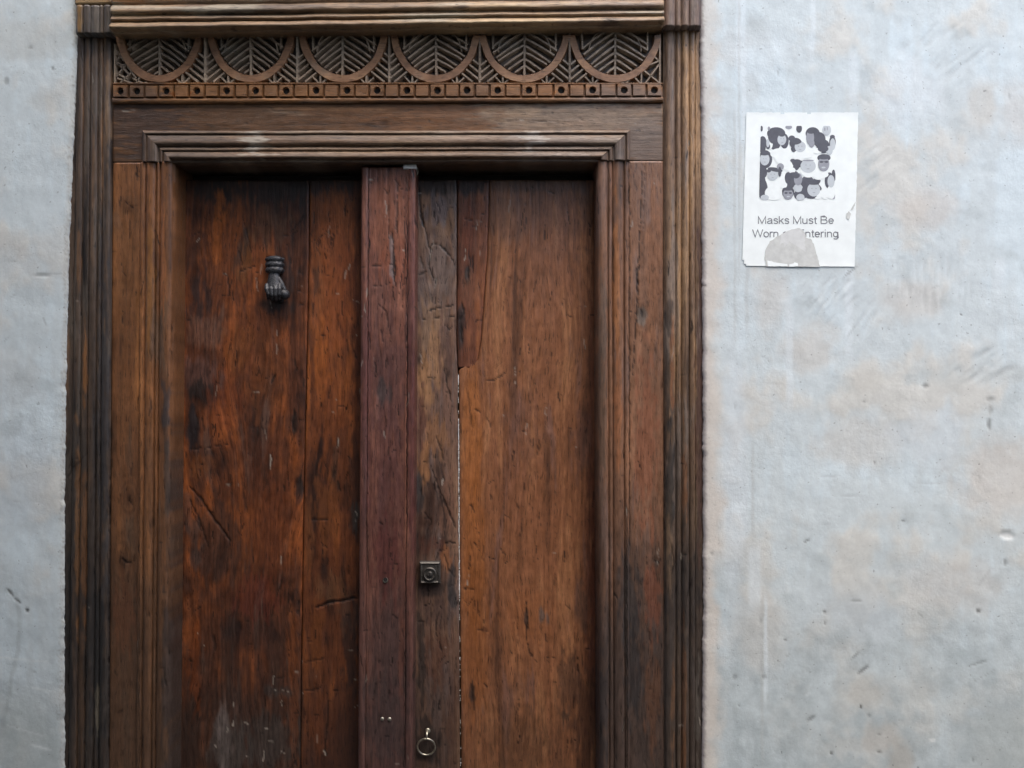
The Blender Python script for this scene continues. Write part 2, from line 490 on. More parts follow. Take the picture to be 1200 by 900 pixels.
def ridge_profile(ridges, span, base=0.0, square=0.55):
    """half-round mouldings; ridges = (x0,x1,height m) in survey pixels over span"""
    a, b = span
    def f(q):
        x = a + q * (b - a)
        d = np.full(np.shape(x), base, float)
        for (x0, x1, hh) in ridges:
            k = np.clip(1 - ((2 * x - x0 - x1) / (x1 - x0)) ** 2, 0, 1)
            d = np.maximum(d, np.where(k > 0, base + 0.001 + (hh - 0.001) * k ** square, base))
        return d
    return f

def lip_profile(ridges, span, base=0.0):
    """level mouldings: each swells slowly to a lip low down and turns under sharply"""
    a, b = span
    def f(q):
        x = a + q * (b - a)
        d = np.full(np.shape(x), base, float)
        for (x0, x1, hh) in ridges:
            t = (x - x0) / (x1 - x0); ok = (t >= 0) & (t <= 1); t = np.clip(t, 0, 1)
            v = np.where(t < .72, .25 + .75 * np.sin(t / .72 * math.pi / 2), np.sqrt(np.clip(1 - ((t - .72) / .28) ** 2, 0, 1)))
            d = np.maximum(d, np.where(ok, base + hh * v, base))
        return d
    return f

def qsamples(ridges, span, fine=0.7, coarse=1.6):
    a, b = span
    xs = list(np.arange(a, b, coarse)) + [b]
    for (x0, x1, _) in ridges:
        for e in (x0, x1):
            xs += [e - 0.35, e - 0.05, e + 0.05, e + 0.35, e + 0.8, e - 0.8]
        xs += list(np.arange(x0, x1, fine))
    xs = sorted(x for x in set(np.round(xs, 2)) if a <= x <= b)
    out = [xs[0]]
    for x in xs[1:]:
        if x - out[-1] > 0.08: out.append(x)
    out[-1] = b; out[0] = a
    return (np.array(out) - a) / (b - a)

def lerpf(pts):
    ys = [p[0] for p in pts]; vs = [p[1] for p in pts]
    def f(y):
        return np.interp(y, ys, vs)
    def g(y):
        y = np.asarray(y, float)
        r = f(y)
        # carry the last slope on below the frame
        sl = (vs[-1] - vs[-2]) / (ys[-1] - ys[-2]) if len(vs) > 1 and ys[-1] != ys[-2] else 0
        return np.where(y > ys[-1], vs[-1] + (y - ys[-1]) * sl, r)
    return g

# =================================================================== SETTING
# ground of the lane
def slab(name, x0, x1, y0, y1, z0, z1, m, parent=None):
    bm = bmesh.new()
    bmesh.ops.create_cube(bm, size=1)
    for v in bm.verts:
        v.co = Vector(((x0 + x1) / 2 + v.co.x * (x1 - x0), (y0 + y1) / 2 + v.co.y * (y1 - y0), (z0 + z1) / 2 + v.co.z * (z1 - z0)))
    me = bpy.data.meshes.new(name); bm.to_mesh(me); bm.free()
    return link_mesh(name, me, m, parent)

ground_me = grid_mesh("ground", *np.broadcast_arrays(np.linspace(-40, 40, 60)[None, :], np.linspace(20, -40, 60)[:, None], np.zeros((60, 60))))
tag(link_mesh("ground", ground_me, M_GROUND), kind="structure")

# unseen building across the lane, placed and shaped to grade the sky light
LANE = 1.7
opp = empty("shading_house", (0, -LANE, 0))
tag(opp, "unseen building behind the camera, shaped to hold back sky light", "shading_house")
M_OPP = simple_material("aged_plaster", (0.20, 0.20, 0.19), 0.85, 0, 0.2, 2.5, 0.4, 0.01)
slab("wall", 0.25, 14, -LANE - 6, -LANE, 0, 2.35, M_OPP, opp)
slab("wall", -14, 0.247, -LANE - 6, -LANE, 0, 4.6, M_OPP, opp)

# =================================================================== PLASTER WALL
FL = lerpf([(0, 90.5), (60, 90), (110, 87), (200, 83.5), (300, 79.5), (400, 77), (560, 74.5), (760, 74), (900, 74.5)])     # ragged left line of plaster on timber
FR = lerpf([(0, 820.5), (60, 820.5), (150, 822), (300, 823), (450, 824), (700, 824.5), (900, 823)])
wall_obj = empty("plaster_wall", (0, 0, 0))
tag(wall_obj, "rough whitewashed plaster wall with beige patches around the old wooden door", "wall")

PITS = [(1159, 497, 2.5, 7, .55), (1146, 716, 2.6, 2.6, .7), (966, 717, 1.8, 1.8, .6), (966, 730, 1.6, 1.6, .5), (1008, 828, 1.4, 2.2, .9), (974, 882, 2, 1.6, .8),
        (1030, 881, 2.4, 1.6, .6), (1084, 452, 4, 2.4, .5), (920, 750, 1.4, 1.4, .6), (1178, 659, 2.2, 4.2, .5), (1160, 468, 5, 3, .35), (861, 793, 3, 3, .35), (895, 793, 3, 3, .35),
        (1126, 369, 1.4, 1.2, .7), (1025, 542, 1.6, 1.6, .5), (866, 826, 1.3, 1.3, .5), (1011, 785, 9, 2.0, .55, -38), (1002, 768, 8, 1.4, .4, -45), (945, 634, 5, 1.3, .6, -35), (950, 842, 6, 2.4, .5, -35),
        (1146, 777, 12, 1.3, .35, -18), (995, 581, 14, .9, .15, -3), (1085, 566, 22, .8, .15, 2), (970, 558, 16, .8, .15, -4), (50, 322, 12, 1.4, .45, 0), (62, 80, 2, 2, .5), (36, 56, 3, 2, .4), (8, 95, 3, 5, .4),
        (32, 715, 2.6, 2, .8), (12, 694, 6, 1.4, .7, 50), (21, 704, 5, 1.3, .7, 35), (1030, 860, 2, 1.2, .4), (1140, 890, 2, 3, .4), (1018, 838, 2.5, 1.5, .35), (834, 648, 2, 2, .4), (997, 318, 12, 1.1, .45, -40), (1058, 610, 3, 1, .5, -20),
        (912, 83, 1, 6, .35), (1160, 480, 3, 6, .3), (1003, 704, 6, 1, .35, 0), (1012, 470, 2, 1.2, .4), (891, 727, 1.2, 5, .3)]

def wall_side(x_out, edge_f, side):
    # columns packed towards the door edge
    py = np.concatenate([np.linspace(-190, -4, 70), np.linspace(-2, 912, 440), np.linspace(918, GROUND_PY + 2, 60)])
    t = np.concatenate([np.linspace(0, 1, 70)[:-1] * 0.10, 0.10 + 0.90 * (np.linspace(0, 1, 190 if side > 0 else 70))])  # out of frame, then in frame
    E = edge_f(np.clip(py, 0, 4000)) + 1.5 * fbm(py / 8.3, py * 0 + side, 5 + side, 4, .6) * np.clip(1.3 * fbm(py / 70, py * 0 + 3, 9 + side, 2) + 0.75, 0.25, 1.6) + 1.0 * fbm(py / 22, py * 0, 14 + side, 2)
    far_in = 1215.0 if side > 0 else -15.0
    PX = np.where(t[None, :] < 0.10, x_out + (far_in - x_out) * (t[None, :] / 0.10), far_in + (E[:, None] - far_in) * ((t[None, :] - 0.10) / 0.90) ** 0.85)
    PY = np.repeat(py[:, None], len(t), 1)
    col = np.broadcast_to(lin(199, 209, 212), PX.shape + (3,)).copy()
    big = fbm(PX / 230, PY / 200, 101, 4); med = fbm(PX / 70, PY / 85, 102, 4); sm = fbm(PX / 22, PY / 26, 103, 4); vert = fbm(PX / 16, PY / 380, 104, 3)
    beige = lin(208, 202, 191); white = lin(210, 225, 232); grey = lin(168, 178, 180)
    col = mix(col, beige, 0.9 * sstep(0.0, 0.5, 0.9 * big + 0.8 * med + 0.22 * sm + 0.1 * vert))
    col = mix(col, white, 0.85 * sstep(0.05, 0.5, -0.7 * big - 0.55 * med + 0.45 * vert + 0.2 * sm))
    col = mix(col, grey, 0.6 * sstep(0.22, 0.6, fbm(PX / 55, PY / 48, 105, 5) + 0.18 * vert))
    low = sstep(560, 900, PY + 160 * fbm(PX / 80, PY / 90, 106, 4))     # light falloff painted in: wall greyer towards the foot
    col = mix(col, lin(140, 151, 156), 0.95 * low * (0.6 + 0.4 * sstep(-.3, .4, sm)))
    def blob(cx, cy, rx, ry, rgb, al, rag=0.7, rot=0):
        nonlocal col
        c_, s_ = math.cos(math.radians(rot)), math.sin(math.radians(rot))
        ex = ((PX - cx) * c_ + (PY - cy) * s_) / rx; ey = (-(PX - cx) * s_ + (PY - cy) * c_) / ry
        rr = np.hypot(ex, ey) + rag * (0.6 * med + 0.5 * sm)
        col = mix(col, lin(*rgb), al * (1 - sstep(0.4, 1.15, rr)))
    H = 0.0011 * big + 0.0010 * med + 0.00045 * sm
    if side > 0:
        blob(1150, 125, 22, 34, (196, 178, 156), .55); blob(1195, 130, 30, 40, (196, 180, 166), .5); blob(1085, 245, 45, 26, (198, 180, 164), .55)
        blob(1170, 560, 60, 60, (206, 184, 162), .6, .5); blob(1070, 350, 45, 26, (196, 178, 160), .5); blob(905, 350, 22, 42, (198, 184, 170), .5)
        blob(950, 410, 40, 30, (202, 190, 176), .6); blob(1015, 445, 34, 26, (200, 190, 174), .5); blob(1005, 515, 60, 34, (204, 192, 178), .5)
        blob(1110, 690, 70, 40, (186, 172, 160), .5); blob(890, 740, 36, 60, (190, 176, 160), .45, .5); blob(1012, 810, 24, 22, (182, 168, 150), .5); blob(1028, 866, 26, 24, (164, 148, 132), .6)
        blob(1052, 888, 18, 26, (142, 124, 104), .7); blob(1125, 110, 30, 60, (170, 170, 165), .25); blob(887, 40, 16, 26, (150, 150, 145), .55, .9); blob(860, 55, 20, 26, (176, 172, 166), .5)
        blob(880, 105, 10, 20, (170, 168, 164), .4); blob(1180, 440, 40, 16, (168, 170, 166), .5); blob(1120, 440, 50, 20, (176, 178, 174), .5)
        blob(1060, 105, 60, 40, (222, 228, 232), .5); blob(900, 60, 60, 30, (224, 232, 236), .35); blob(1010, 720, 60, 44, (186, 194, 200), .5); blob(1140, 835, 16, 10, (150, 166, 176), .5)
        blob(860, 560, 20, 180, (214, 222, 228), .6, .35); blob(1090, 510, 60, 40, (212, 220, 226), .5); blob(1180, 870, 60, 50, (140, 144, 140), .55, .6)
        # whitewash runs
        for (cx, y0, y1, w) in [(868, -20, 95, 5), (872, 60, 240, 2.4), (952, -20, 80, 3), (863, 120, 260, 1.6), (995, 312, 425, 4.5), (1171, 300, 345, 6), (1000, 60, 128, 5), (925, 350, 480, 4), (884, 640, 720, 7), (897, 700, 830, 2)]:
            m = (1 - sstep(w * .6, w * 1.5, np.abs(PX - cx + 1.6 * fbm(PY / 40, PX * 0, 300 + cx, 2)))) * sstep(y0 - 12, y0 + 12, PY) * (1 - sstep(y1 - 25, y1 + 12, PY))
            col = mix(col, lin(222, 231, 236), m * 0.6)
        for (cx, y0, y1, w) in [(866, 0, 330, 1.1), (861, 130, 400, 1.4), (875, 310, 390, 2), (893, 700, 900, 1.6), (882, 520, 640, 1.5)]:
            m = (1 - sstep(w * .5, w * 1.6, np.abs(PX - cx + 1.2 * fbm(PY / 30, PX * 0, 400 + cx, 2)))) * sstep(y0 - 12, y0 + 12, PY) * (1 - sstep(y1 - 25, y1 + 12, PY))
            col = mix(col, lin(160, 158, 152), m * 0.4)
        # trowel and brush scratches
        for (cx, cy, rx, ry, ang, p) in [(972, 345, 42, 34, 52, 3.4), (1015, 385, 44, 30, 65, 4), (1115, 60, 55, 50, 45, 4), (1000, 190, 50, 60, 40, 4.5), (1150, 430, 50, 30, 40, 4.5), (1090, 330, 60, 40, 85, 5), (890, 200, 30, 60, 60, 4)]:
            a = math.radians(ang)
            across = (PX - cx) * math.sin(a) + (PY - cy) * math.cos(a); along = (PX - cx) * math.cos(a) - (PY - cy) * math.sin(a)
            st = fbm(across / p, along / 46, 500 + cx, 2)
            m = 1 - sstep(0.4, 1.1, np.hypot((PX - cx) / rx, (PY - cy) / ry) + 0.4 * sm)
            H = H + 0.0011 * m * st
            col = mix(col, lin(150, 146, 140), m * 0.30 * sstep(0.25, 0.6, -st))
        # chipped pale scar
        m = 1 - sstep(0.7, 1.1, np.hypot((PX - 1179.5 + (PY - 628) * -.4) / 9, (PY - 628) / 5.0) + .25 * sm)
        col = mix(col, lin(238, 240, 238), m); H = H - 0.0014 * m
        m = 1 - sstep(0.7, 1.2, np.hypot((PX - 1179) / 8, (PY - 621.5) / 2.2))
        col = mix(col, lin(120, 118, 112), m * .7)
        m = 1 - sstep(0.7, 1.1, np.hypot((PX - 1092) / 5, (PY - 867) / 2.4) + .3 * sm)
        col = mix(col, lin(226, 228, 226), m * .8)
        dE = PX - E[:, None]
        col = mix(col, lin(206, 186, 166), 0.85 * (1 - sstep(9, 26, dE + 8 * sm - 9 * fbm(PY / 90, PX * 0, 610, 2))) * (0.75 + .25 * sstep(0, 300, PY)))
        col = mix(col, lin(116, 74, 66), 0.95 * (1 - sstep(1.6, 5.0, dE + 1.4 * fbm(PX / 3, PY / 5, 611, 2))))
    else:
        blob(30, 45, 60, 24, (184, 180, 170), .5); blob(58, 120, 26, 16, (184, 178, 168), .4); blob(20, 300, 40, 30, (186, 180, 172), .4); blob(20, 440, 30, 40, (186, 186, 184), .4)
        blob(60, 260, 30, 90, (204, 214, 218), .5); blob(30, 560, 40, 70, (182, 192, 200), .5, .5); blob(30, 880, 60, 80, (148, 154, 148), .55, .5)
        for (pts, w, al) in [([(8, 690), (20, 700), (24, 740), (14, 800), (4, 850)], 2.6, .4), ([(0, 770), (56, 776)], 1.2, -.5), ([(38, 806), (64, 811)], 1.5, -.6), ([(36, 872), (60, 878)], 1.6, -.6), ([(10, 850), (50, 862)], 1.2, -.4), ([(44, 322), (72, 321)], 1, .4)]:
            dd, _ = seg_dist(PX + 2 * sm, PY + 2 * med, pts)
            col = mix(col, lin(110, 114, 112) if al > 0 else lin(214, 218, 216), abs(al) * (1 - sstep(w * .4, w * 1.4, dd)))
        dE = E[:, None] - PX
        col = mix(col, lin(150, 142, 130), 0.6 * (1 - sstep(1, 6, dE + 2 * sm)))
    col = mix(col, np.broadcast_to(lin(198, 209, 211), col.shape), 0.42 + 0 * PX)
    for pt in PITS:
        cx, cy, rx, ry, al = pt[:5]; rot = pt[5] if len(pt) > 5 else 0
        c_, s_ = math.cos(math.radians(rot)), math.sin(math.radians(rot))
        ex = ((PX - cx) * c_ + (PY - cy) * s_) / rx; ey = (-(PX - cx) * s_ + (PY - cy) * c_) / ry
        m = 1 - sstep(0.55, 1.3, np.hypot(ex, ey))
        col = mix(col, lin(72, 70, 66), m * al); H = H - 0.0009 * m * min(1, al * 1.6)
    rw = random.Random(40 + side)
    for k in range(60 if side > 0 else 16):
        cx = rw.uniform(830, 1200) if side > 0 else rw.uniform(0, 72); cy = rw.uniform(0, 900)
        an = math.radians(rw.choice([-40, -35, -30, 0, 85, 50]) + rw.gauss(0, 12)); ln = rw.uniform(2, 9) if rw.random() < .8 else rw.uniform(10, 30)
        w_ = rw.uniform(.5, 1.0); al = rw.uniform(.08, .28)
        m = (np.abs(PX - cx) < ln + 4) & (np.abs(PY - cy) < ln + 4)
        if not m.any(): continue
        dd, _ = seg_dist(PX[m], PY[m], [(cx - ln / 2 * math.cos(an), cy - ln / 2 * math.sin(an)), (cx + ln / 2 * math.cos(an), cy + ln / 2 * math.sin(an))])
        w = (1 - sstep(w_ * .5, w_ * 1.9, dd)) * al
        col[m] = mix(col[m], lin(226, 232, 234) if rw.random() < .35 else lin(92, 94, 92), w); H[m] = H[m] - .0006 * w
    # gritty fuzz at the torn edge
    fz = fbm(PX / 2.2, PY / 2.2, 620, 2)
    m = (1 - sstep(0, 9 + 7 * fbm(PY / 50, PX * 0, 621, 2), dE)) * sstep(0.1, 0.5, fz)
    col = mix(col, lin(130, 120, 110), m * 0.5); H = H + 0.0009 * m * fz
    nm = (1 - sstep(0, 22, 868 - PX)) * (1 - sstep(0, 22, PX - 1008)) * (1 - sstep(0, 16, 127 - PY)) * (1 - sstep(0, 16, PY - 316))
    H = H * (1 - .75 * nm)          # rubbed flat where the notice was pasted
    d = 0.012 + H                                   # plaster stands 12 mm over the timber's edge
    d = d - 0.0035 * np.exp(-np.abs(dE) / 2.5)
    X, Z = W(PX, PY, 0.010)
    Z = np.maximum(Z, -0.02)
    Y = -(d - 0.001)
    # return of the plaster edge onto the timber
    X = np.concatenate([X, X[:, -1:] , X[:, -1:]], 1); Z = np.concatenate([Z, Z[:, -1:], Z[:, -1:]], 1)
    Y = np.concatenate([Y, Y[:, -1:] + 0.004, Y[:, -1:] + 0.05], 1)
    col = np.concatenate([col, col[:, -1:], col[:, -1:]], 1)
    if side > 0:
        X, Y, Z, col = X[:, ::-1], Y[:, ::-1], Z[:, ::-1], col[:, ::-1]
    me = grid_mesh("plaster_face", X, Y, Z)
    set_tint(me, col.reshape(-1, 3))
    return link_mesh("plaster_face", me, M_PLASTER, wall_obj)

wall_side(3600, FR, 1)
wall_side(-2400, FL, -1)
# masonry above the door, beyond the top of the picture, and an unseen closed box added behind to stop light leaks
def plain_tinted(o, rgb):
    set_tint(o.data, np.broadcast_to(lin(*rgb), (len(o.data.vertices), 3)))
    return o
zt = float(W(600, -22)[1]); ztop = float(W(600, -189)[1])
plain_tinted(slab("masonry", -0.90, 0.46, -0.002, 0.25, zt, ztop + 0.02, M_PLASTER, wall_obj), (200, 207, 208))
plain_tinted(slab("masonry", -5.2, 5.2, 0.0, 0.25, ztop + 0.0205, 5.2, M_PLASTER, wall_obj), (200, 207, 208))
slab("light_block_wall", -1.2, 0.8, 0.86, 0.9, 0, 2.4, M_LIGHT_BLOCK, wall_obj)
slab("light_block_wall", -1.24, -1.2, 0.02, 0.9, 0, 2.4, M_LIGHT_BLOCK, wall_obj)
slab("light_block_wall", 0.8, 0.84, 0.02, 0.9, 0, 2.4, M_LIGHT_BLOCK, wall_obj)
slab("light_block_ceiling", -1.24, 0.84, 0.26, 0.9, 2.4, 2.44, M_LIGHT_BLOCK, wall_obj)

# =================================================================== DOOR FRAME
DF = empty("door_frame", (float(W(455, 450)[0]), -0.01, 0))
tag(DF, "dark wooden door surround with reeded posts and a carved frieze of leafy arches", "door frame")

GREYBROWN = dict(dark=(44, 36, 32), mid=(84, 66, 54), light=(132, 96, 66))
# outer posts
RR = [(778.6, 790.6, .006), (791.6, 797.4, .0045), (798.4, 806.8, .007), (807.6, 814, .0045), (814.8, 828, .002)]
w_or = Wood(11, (50, 40, 35), (116, 88, 66), (166, 128, 90), sat=.9, nicks=50, worn=(120, 104, 94), worn_at=.05, streak=1.15, patch=.5, wavy=1.2,
            low=(400, 720, (54, 48, 46), .84),
            stains=[(784, 450, 6, 60, 0, (52, 46, 44), .7), (785, 565, 6, 70, 0, (40, 38, 38), .75), (800, 700, 26, 50, 0, (48, 44, 44), .6), (784, 370, 5, 30, 0, (56, 48, 44), .7), (820, 460, 5, 200, 0, (78, 52, 46), .7),
                    (802, 560, 3, 60, 0, (120, 78, 48), .7), (787, 420, 3, 60, 0, (128, 80, 46), .7), (788, 830, 3, 60, 0, (104, 72, 48), .6), (801, 820, 3, 80, 0, (108, 74, 52), .6), (800, 885, 3, 30, 0, (120, 78, 46), .5), (817, 830, 2.5, 60, 0, (92, 84, 78), .6, 1.2)],
            cracks=[([(777.8, 500), (777.4, 560), (777.8, 625)], 2.2, .9), ([(786, 640), (790, 660), (786, 672)], 2.5, .7)])
board_v("outer_post", DF, w_or, lerpf([(33, 777.6), (900, 778.6)]), lerpf([(33, 829), (900, 829)]), 33, GROUND_PY, 0.003, ridge_profile(RR, (777.6, 829), 0.0), qsamples(RR, (777.6, 829)), back=-0.03, warp=.006)
RL = [(78, 90, .002), (91, 99, .005), (100, 107, .004), (108, 116, .006), (117, 121.5, .004), (122.3, 131.5, .006)]
w_ol = Wood(12, (32, 28, 27), (82, 65, 53), (144, 106, 74), sat=.92, nicks=50, worn=(88, 78, 70), worn_at=.05, streak=1.25, patch=.5, wavy=1.2,
            low=(300, 680, (46, 42, 41), .72),
            stains=[(122, 480, 8, 230, 0, (58, 54, 55), .8), (92, 600, 3, 120, 0, (118, 80, 46), .6), (100, 640, 4, 90, 0, (112, 74, 44), .65), (101, 430, 3, 40, 0, (134, 86, 42), .7), (94, 310, 3, 30, 0, (120, 82, 50), .5), (96, 800, 4, 90, 0, (84, 62, 46), .6),
                    (85, 540, 8, 8, -40, (70, 62, 56), .6), (82, 760, 5, 120, 0, (34, 32, 33), .7), (116, 780, 10, 120, 0, (44, 43, 44), .7), (114, 830, 2.4, 26, 0, (100, 92, 80), .7, 1.2), (128, 130, 4, 60, 0, (150, 116, 84), .4)],
            cracks=[([(78, 560), (88, 548), (96, 538), (104, 530)], 2.0, .6), ([(80, 552), (84, 541), (94, 535)], 1.3, .6), ([(130, 500), (129, 700), (127.8, 880)], 1.6, .85), ([(104, 640), (103, 800)], .8, .6)],
            knots=[(88, 545, 7, .7)])
board_v("outer_post", DF, w_ol, lerpf([(41, 78), (900, 66)]), lerpf([(41, 131.8), (900, 127.4)]), 41, GROUND_PY, 0.003, ridge_profile(RL, (78, 131.8), 0.0), qsamples(RL, (78, 131.8)), back=-0.03, warp=.008)

# inner posts (the jambs proper): flat board then reeds, then the return into the opening
JL = [(165.3, 171.2, .004), (172.4, 183.2, .0062), (184.2, 188.2, .004), (189.2, 203.4, .0078)]
w_jl = Wood(13, (62, 40, 28), (122, 78, 46), (168, 108, 60), nicks=50, sat=.95, worn=(98, 76, 60), worn_at=.2, streak=.9, patch=.7, wavy=2.5,
            low=(360, 820, (78, 60, 48), .8),
            knots=[(152, 246, 5, .45), (151, 583, 6, .8), (180, 612, 4, .8), (143, 658, 7, .7)],
            stains=[(196, 470, 5, 30, 0, (56, 52, 54), .75), (199, 560, 5, 60, 0, (62, 58, 56), .6), (150, 240, 14, 12, 0, (84, 56, 38), .6), (192, 310, 5, 70, 0, (168, 104, 62), .5), (177, 330, 5, 90, 0, (142, 94, 46), .6), (200, 800, 9, 120, 0, (50, 47, 48), .6),
                    (150, 300, 18, 90, 0, (122, 80, 46), .4), (145, 720, 16, 50, 0, (104, 64, 42), .5), (150, 560, 18, 60, 0, (110, 70, 44), .4)],
            cracks=[([(143, 655), (150, 660), (157, 657)], 2.2, .9), ([(147, 236), (154, 243), (160, 241)], 1.2, .8), ([(150, 585), (155, 592)], 1.6, .7), ([(142, 746), (142, 840)], .7, -.0), ([(164.5, 190), (164, 900)], .7, .6)])
board_v("jamb", DF, w_jl, lerpf([(190, 131.9), (900, 127.6)]), lerpf([(190, 203.8), (900, 197.5)]), 190.6, GROUND_PY, 0.002, ridge_profile(JL, (131.9, 203.8), 0.0), qsamples(JL, (131.9, 203.8)), back=-0.10, warp=.004)
JR = [(699.8, 711.4, .0075), (712.4, 716.8, .004), (717.6, 730, .0065), (731, 736.2, .004)]
w_jr = Wood(14, (70, 50, 38), (124, 85, 61), (156, 108, 78), sat=.9, nicks=60, worn=(120, 92, 80), worn_at=.15, streak=.85, patch=.6, wavy=3.0,
            low=(500, 800, (60, 51, 48), .86),
            knots=[(752, 367, 5.5, .8), (770, 658, 5, .7)],
            stains=[(722, 330, 4, 100, 0, (168, 106, 56), .65), (724, 480, 5, 80, 0, (150, 90, 48), .6), (706, 380, 7, 60, 0, (92, 78, 68), .6), (704, 480, 6, 120, 0, (84, 68, 56), .6), (757, 520, 14, 110, 0, (140, 80, 52), .5), (766, 320, 9, 110, 0, (152, 98, 62), .45),
                    (737, 700, 14, 60, 0, (54, 50, 50), .7), (742, 780, 12, 70, 0, (48, 45, 46), .75), (765, 700, 12, 50, 0, (118, 66, 44), .6), (765, 820, 10, 60, 0, (96, 62, 42), .6), (752, 370, 7, 12, 0, (112, 104, 96), .7), (705, 830, 10, 70, 0, (46, 44, 46), .6)],
            cracks=[([(753, 191), (751, 240), (748, 320), (746, 370), (741, 440)], 1.5, .85), ([(755.5, 191), (755, 235), (752, 300)], .7, .5), ([(746, 315), (747, 345)], 1.6, .9), ([(737.3, 190), (737.6, 640)], 1.2, .75), ([(734, 600), (734.5, 900)], 1.4, .7), ([(766, 655), (772, 660), (775, 654)], 1.5, .8), ([(751, 362), (753, 374)], 1.6, .8)])
board_v("jamb", DF, w_jr, lerpf([(188, 699.4), (900, 701.8)]), lerpf([(188, 777.2), (900, 778.2)]), 188.8, GROUND_PY, 0.002, ridge_profile(JR, (699.4, 777.2), 0.0), qsamples(JR, (699.4, 777.2)), back=-0.10, warp=.003)

# lintel board
w_lt = Wood(15, (52, 40, 34), (98, 70, 50), (140, 104, 76), nicks=25, axis='h', worn=(126, 108, 92), worn_at=.35, streak=.8, patch=.8, wavy=3,
            stains=[(170, 145, 60, 50, 0, (66, 52, 46), .85), (280, 135, 70, 22, 0, (86, 64, 48), .6), (680, 140, 130, 26, 0, (142, 126, 112), .6, .5), (760, 165, 40, 30, 0, (112, 98, 90), .7, .4), (450, 145, 14, 8, 0, (66, 50, 42), .8), (600, 132, 40, 12, 0, (146, 122, 100), .5), (500, 140, 80, 22, 0, (112, 76, 50), .6)],
            knots=[(449, 144, 4, .7)],
            cracks=[([(628, 142), (655, 143), (664, 146)], 1.0, .8), ([(678, 136), (684, 143)], 1.0, .7), ([(731, 122), (731, 130)], .9, .7), ([(560, 141), (660, 142)], .5, .4), ([(470, 144), (476, 141)], .8, .6)])
lin_T = lambda x: 121.0 + 0 * x; lin_B = lambda x: 190.2 - 1.9 * (x - 132) / 645
board_h("lintel", DF, w_lt, lin_T, lin_B, lambda t: 132.0, lambda t: 777.0, 0.002, lambda q: 0 * q, np.linspace(0, 1, 46), back=-0.10)
# inverted-U moulding on the lintel
UM = [(0.4, 4.8, .004), (6.0, 18.6, .0072), (19.8, 24.6, .0045), (25.6, 35.0, .0092)]
w_um = Wood(16, (60, 50, 44), (108, 86, 70), (148, 124, 102), axis='h', worn=(128, 112, 98), worn_at=.1, streak=.9, patch=.5, wavy=1, stains=[(220, 175, 60, 40, 0, (84, 72, 64), .6), (650, 175, 60, 40, 0, (120, 106, 98), .5), (298, 160, 12, 22, 0, (168, 160, 150), .6, 1.5), (302, 172, 14, 10, 0, (160, 150, 138), .5, 1.5), (628, 160, 12, 14, 0, (170, 164, 158), .5, 1.5)])
um_q = qsamples(UM, (0, 37.4))
board_h("moulding", DF, w_um, lambda x: 153.2 - 0.0008 * (x - 167), lambda x: 190.4 - 1.6 * (x - 167) / 570, lambda t: 167 + 37 * t, lambda t: 738.6 - 38.4 * t, 0.006, lip_profile(UM, (0, 37.4), 0.0), um_q, back_t=0.0, back_b=-0.10, caps=False, wob=.45)
def mitre_v(x_out, x_in, sgn, wood):
    # short upright run of the same moulding; its top is cut at the mitre
    q = um_q; n = 26
    s = np.linspace(0, 1, n)
    PXc = x_out + (x_in - x_out) * q
    ytop = 153.2 + 37.0 * q; ybot = 190.2 if sgn < 0 else 188.4
    PX = np.repeat(PXc[None, :], n, 0); PY = np.minimum(ytop, ybot)[None, :] + (ybot - np.minimum(ytop, ybot))[None, :] * s[:, None]
    col, h, u, v = wood.at(PX, PY)
    d = lip_profile(UM, (0, 37.4), 0.0)(q[None, :] + 0 * PX) + h
    X, Z = W(PX, PY, 0.006); Y = -(0.006 + d)
    X = np.concatenate([X[:, :1], X], 1); Z = np.concatenate([Z[:, :1], Z], 1); Y = np.concatenate([np.full((n, 1), 0.0), Y], 1)
    X = np.concatenate([X, X[-1:]]); Z = np.concatenate([Z, Z[-1:]]); Y = np.concatenate([Y, np.full_like(Y[-1:], 0.0)])
    col = np.concatenate([col[:, :1], col], 1); col = np.concatenate([col, col[-1:]])
    u = np.concatenate([u[:, :1], u], 1); u = np.concatenate([u, u[-1:]]); v = np.concatenate([v[:, :1], v], 1); v = np.concatenate([v, v[-1:]])
    me = grid_mesh("moulding", X, Y, Z)
    if sgn > 0: me.flip_normals()
    set_tint(me, col.reshape(-1, 3)); set_uv(me, u.ravel(), v.ravel())
    return link_mesh("moulding", me, M_WOOD, DF)
w_uv = Wood(17, (50, 42, 38), (92, 74, 62), (128, 104, 86), worn=(110, 98, 90), worn_at=.1, streak=.9, patch=.4, wavy=1)
mitre_v(167, 204, -1, w_uv); mitre_v(738.6, 700.2, 1, w_uv)

# cornice moulding across the head
TL = lambda x: -24 - 6.5 * (x - 88) / 690
CR = [(-24, 5.6, .004), (7.6, 18.6, .0085), (20.2, 26.6, .007), (28.0, 37.6, .0125)]
w_co = Wood(18, (82, 66, 54), (134, 109, 86), (176, 150, 118), axis='h', worn=(150, 140, 124), worn_at=.05, streak=1.0, patch=.5, wavy=1.5,
            stains=[(150, 0, 60, 6, 0, (150, 100, 56), .6), (700, 20, 60, 30, 0, (120, 100, 90), .4), (270, 17, 40, 4, 0, (70, 58, 50), .6), (540, 10, 8, 4, 0, (60, 50, 44), .6), (715, 26, 10, 6, 0, (60, 50, 46), .6)],
            cracks=[([(533, 12), (537, 6)], .8, .8), ([(710, 24), (716, 29)], 1, .8)])
cq = qsamples(CR, (-24, 38.4))
board_h("cornice_moulding", DF, w_co, TL, lambda x: 38.4 - 8.5 * (x - 131) / 647, lambda t: (131.6), lambda t: 777.4, 0.032, lip_profile(CR, (-24, 38.4), 0.0), cq, back=-0.02, wob=.8)
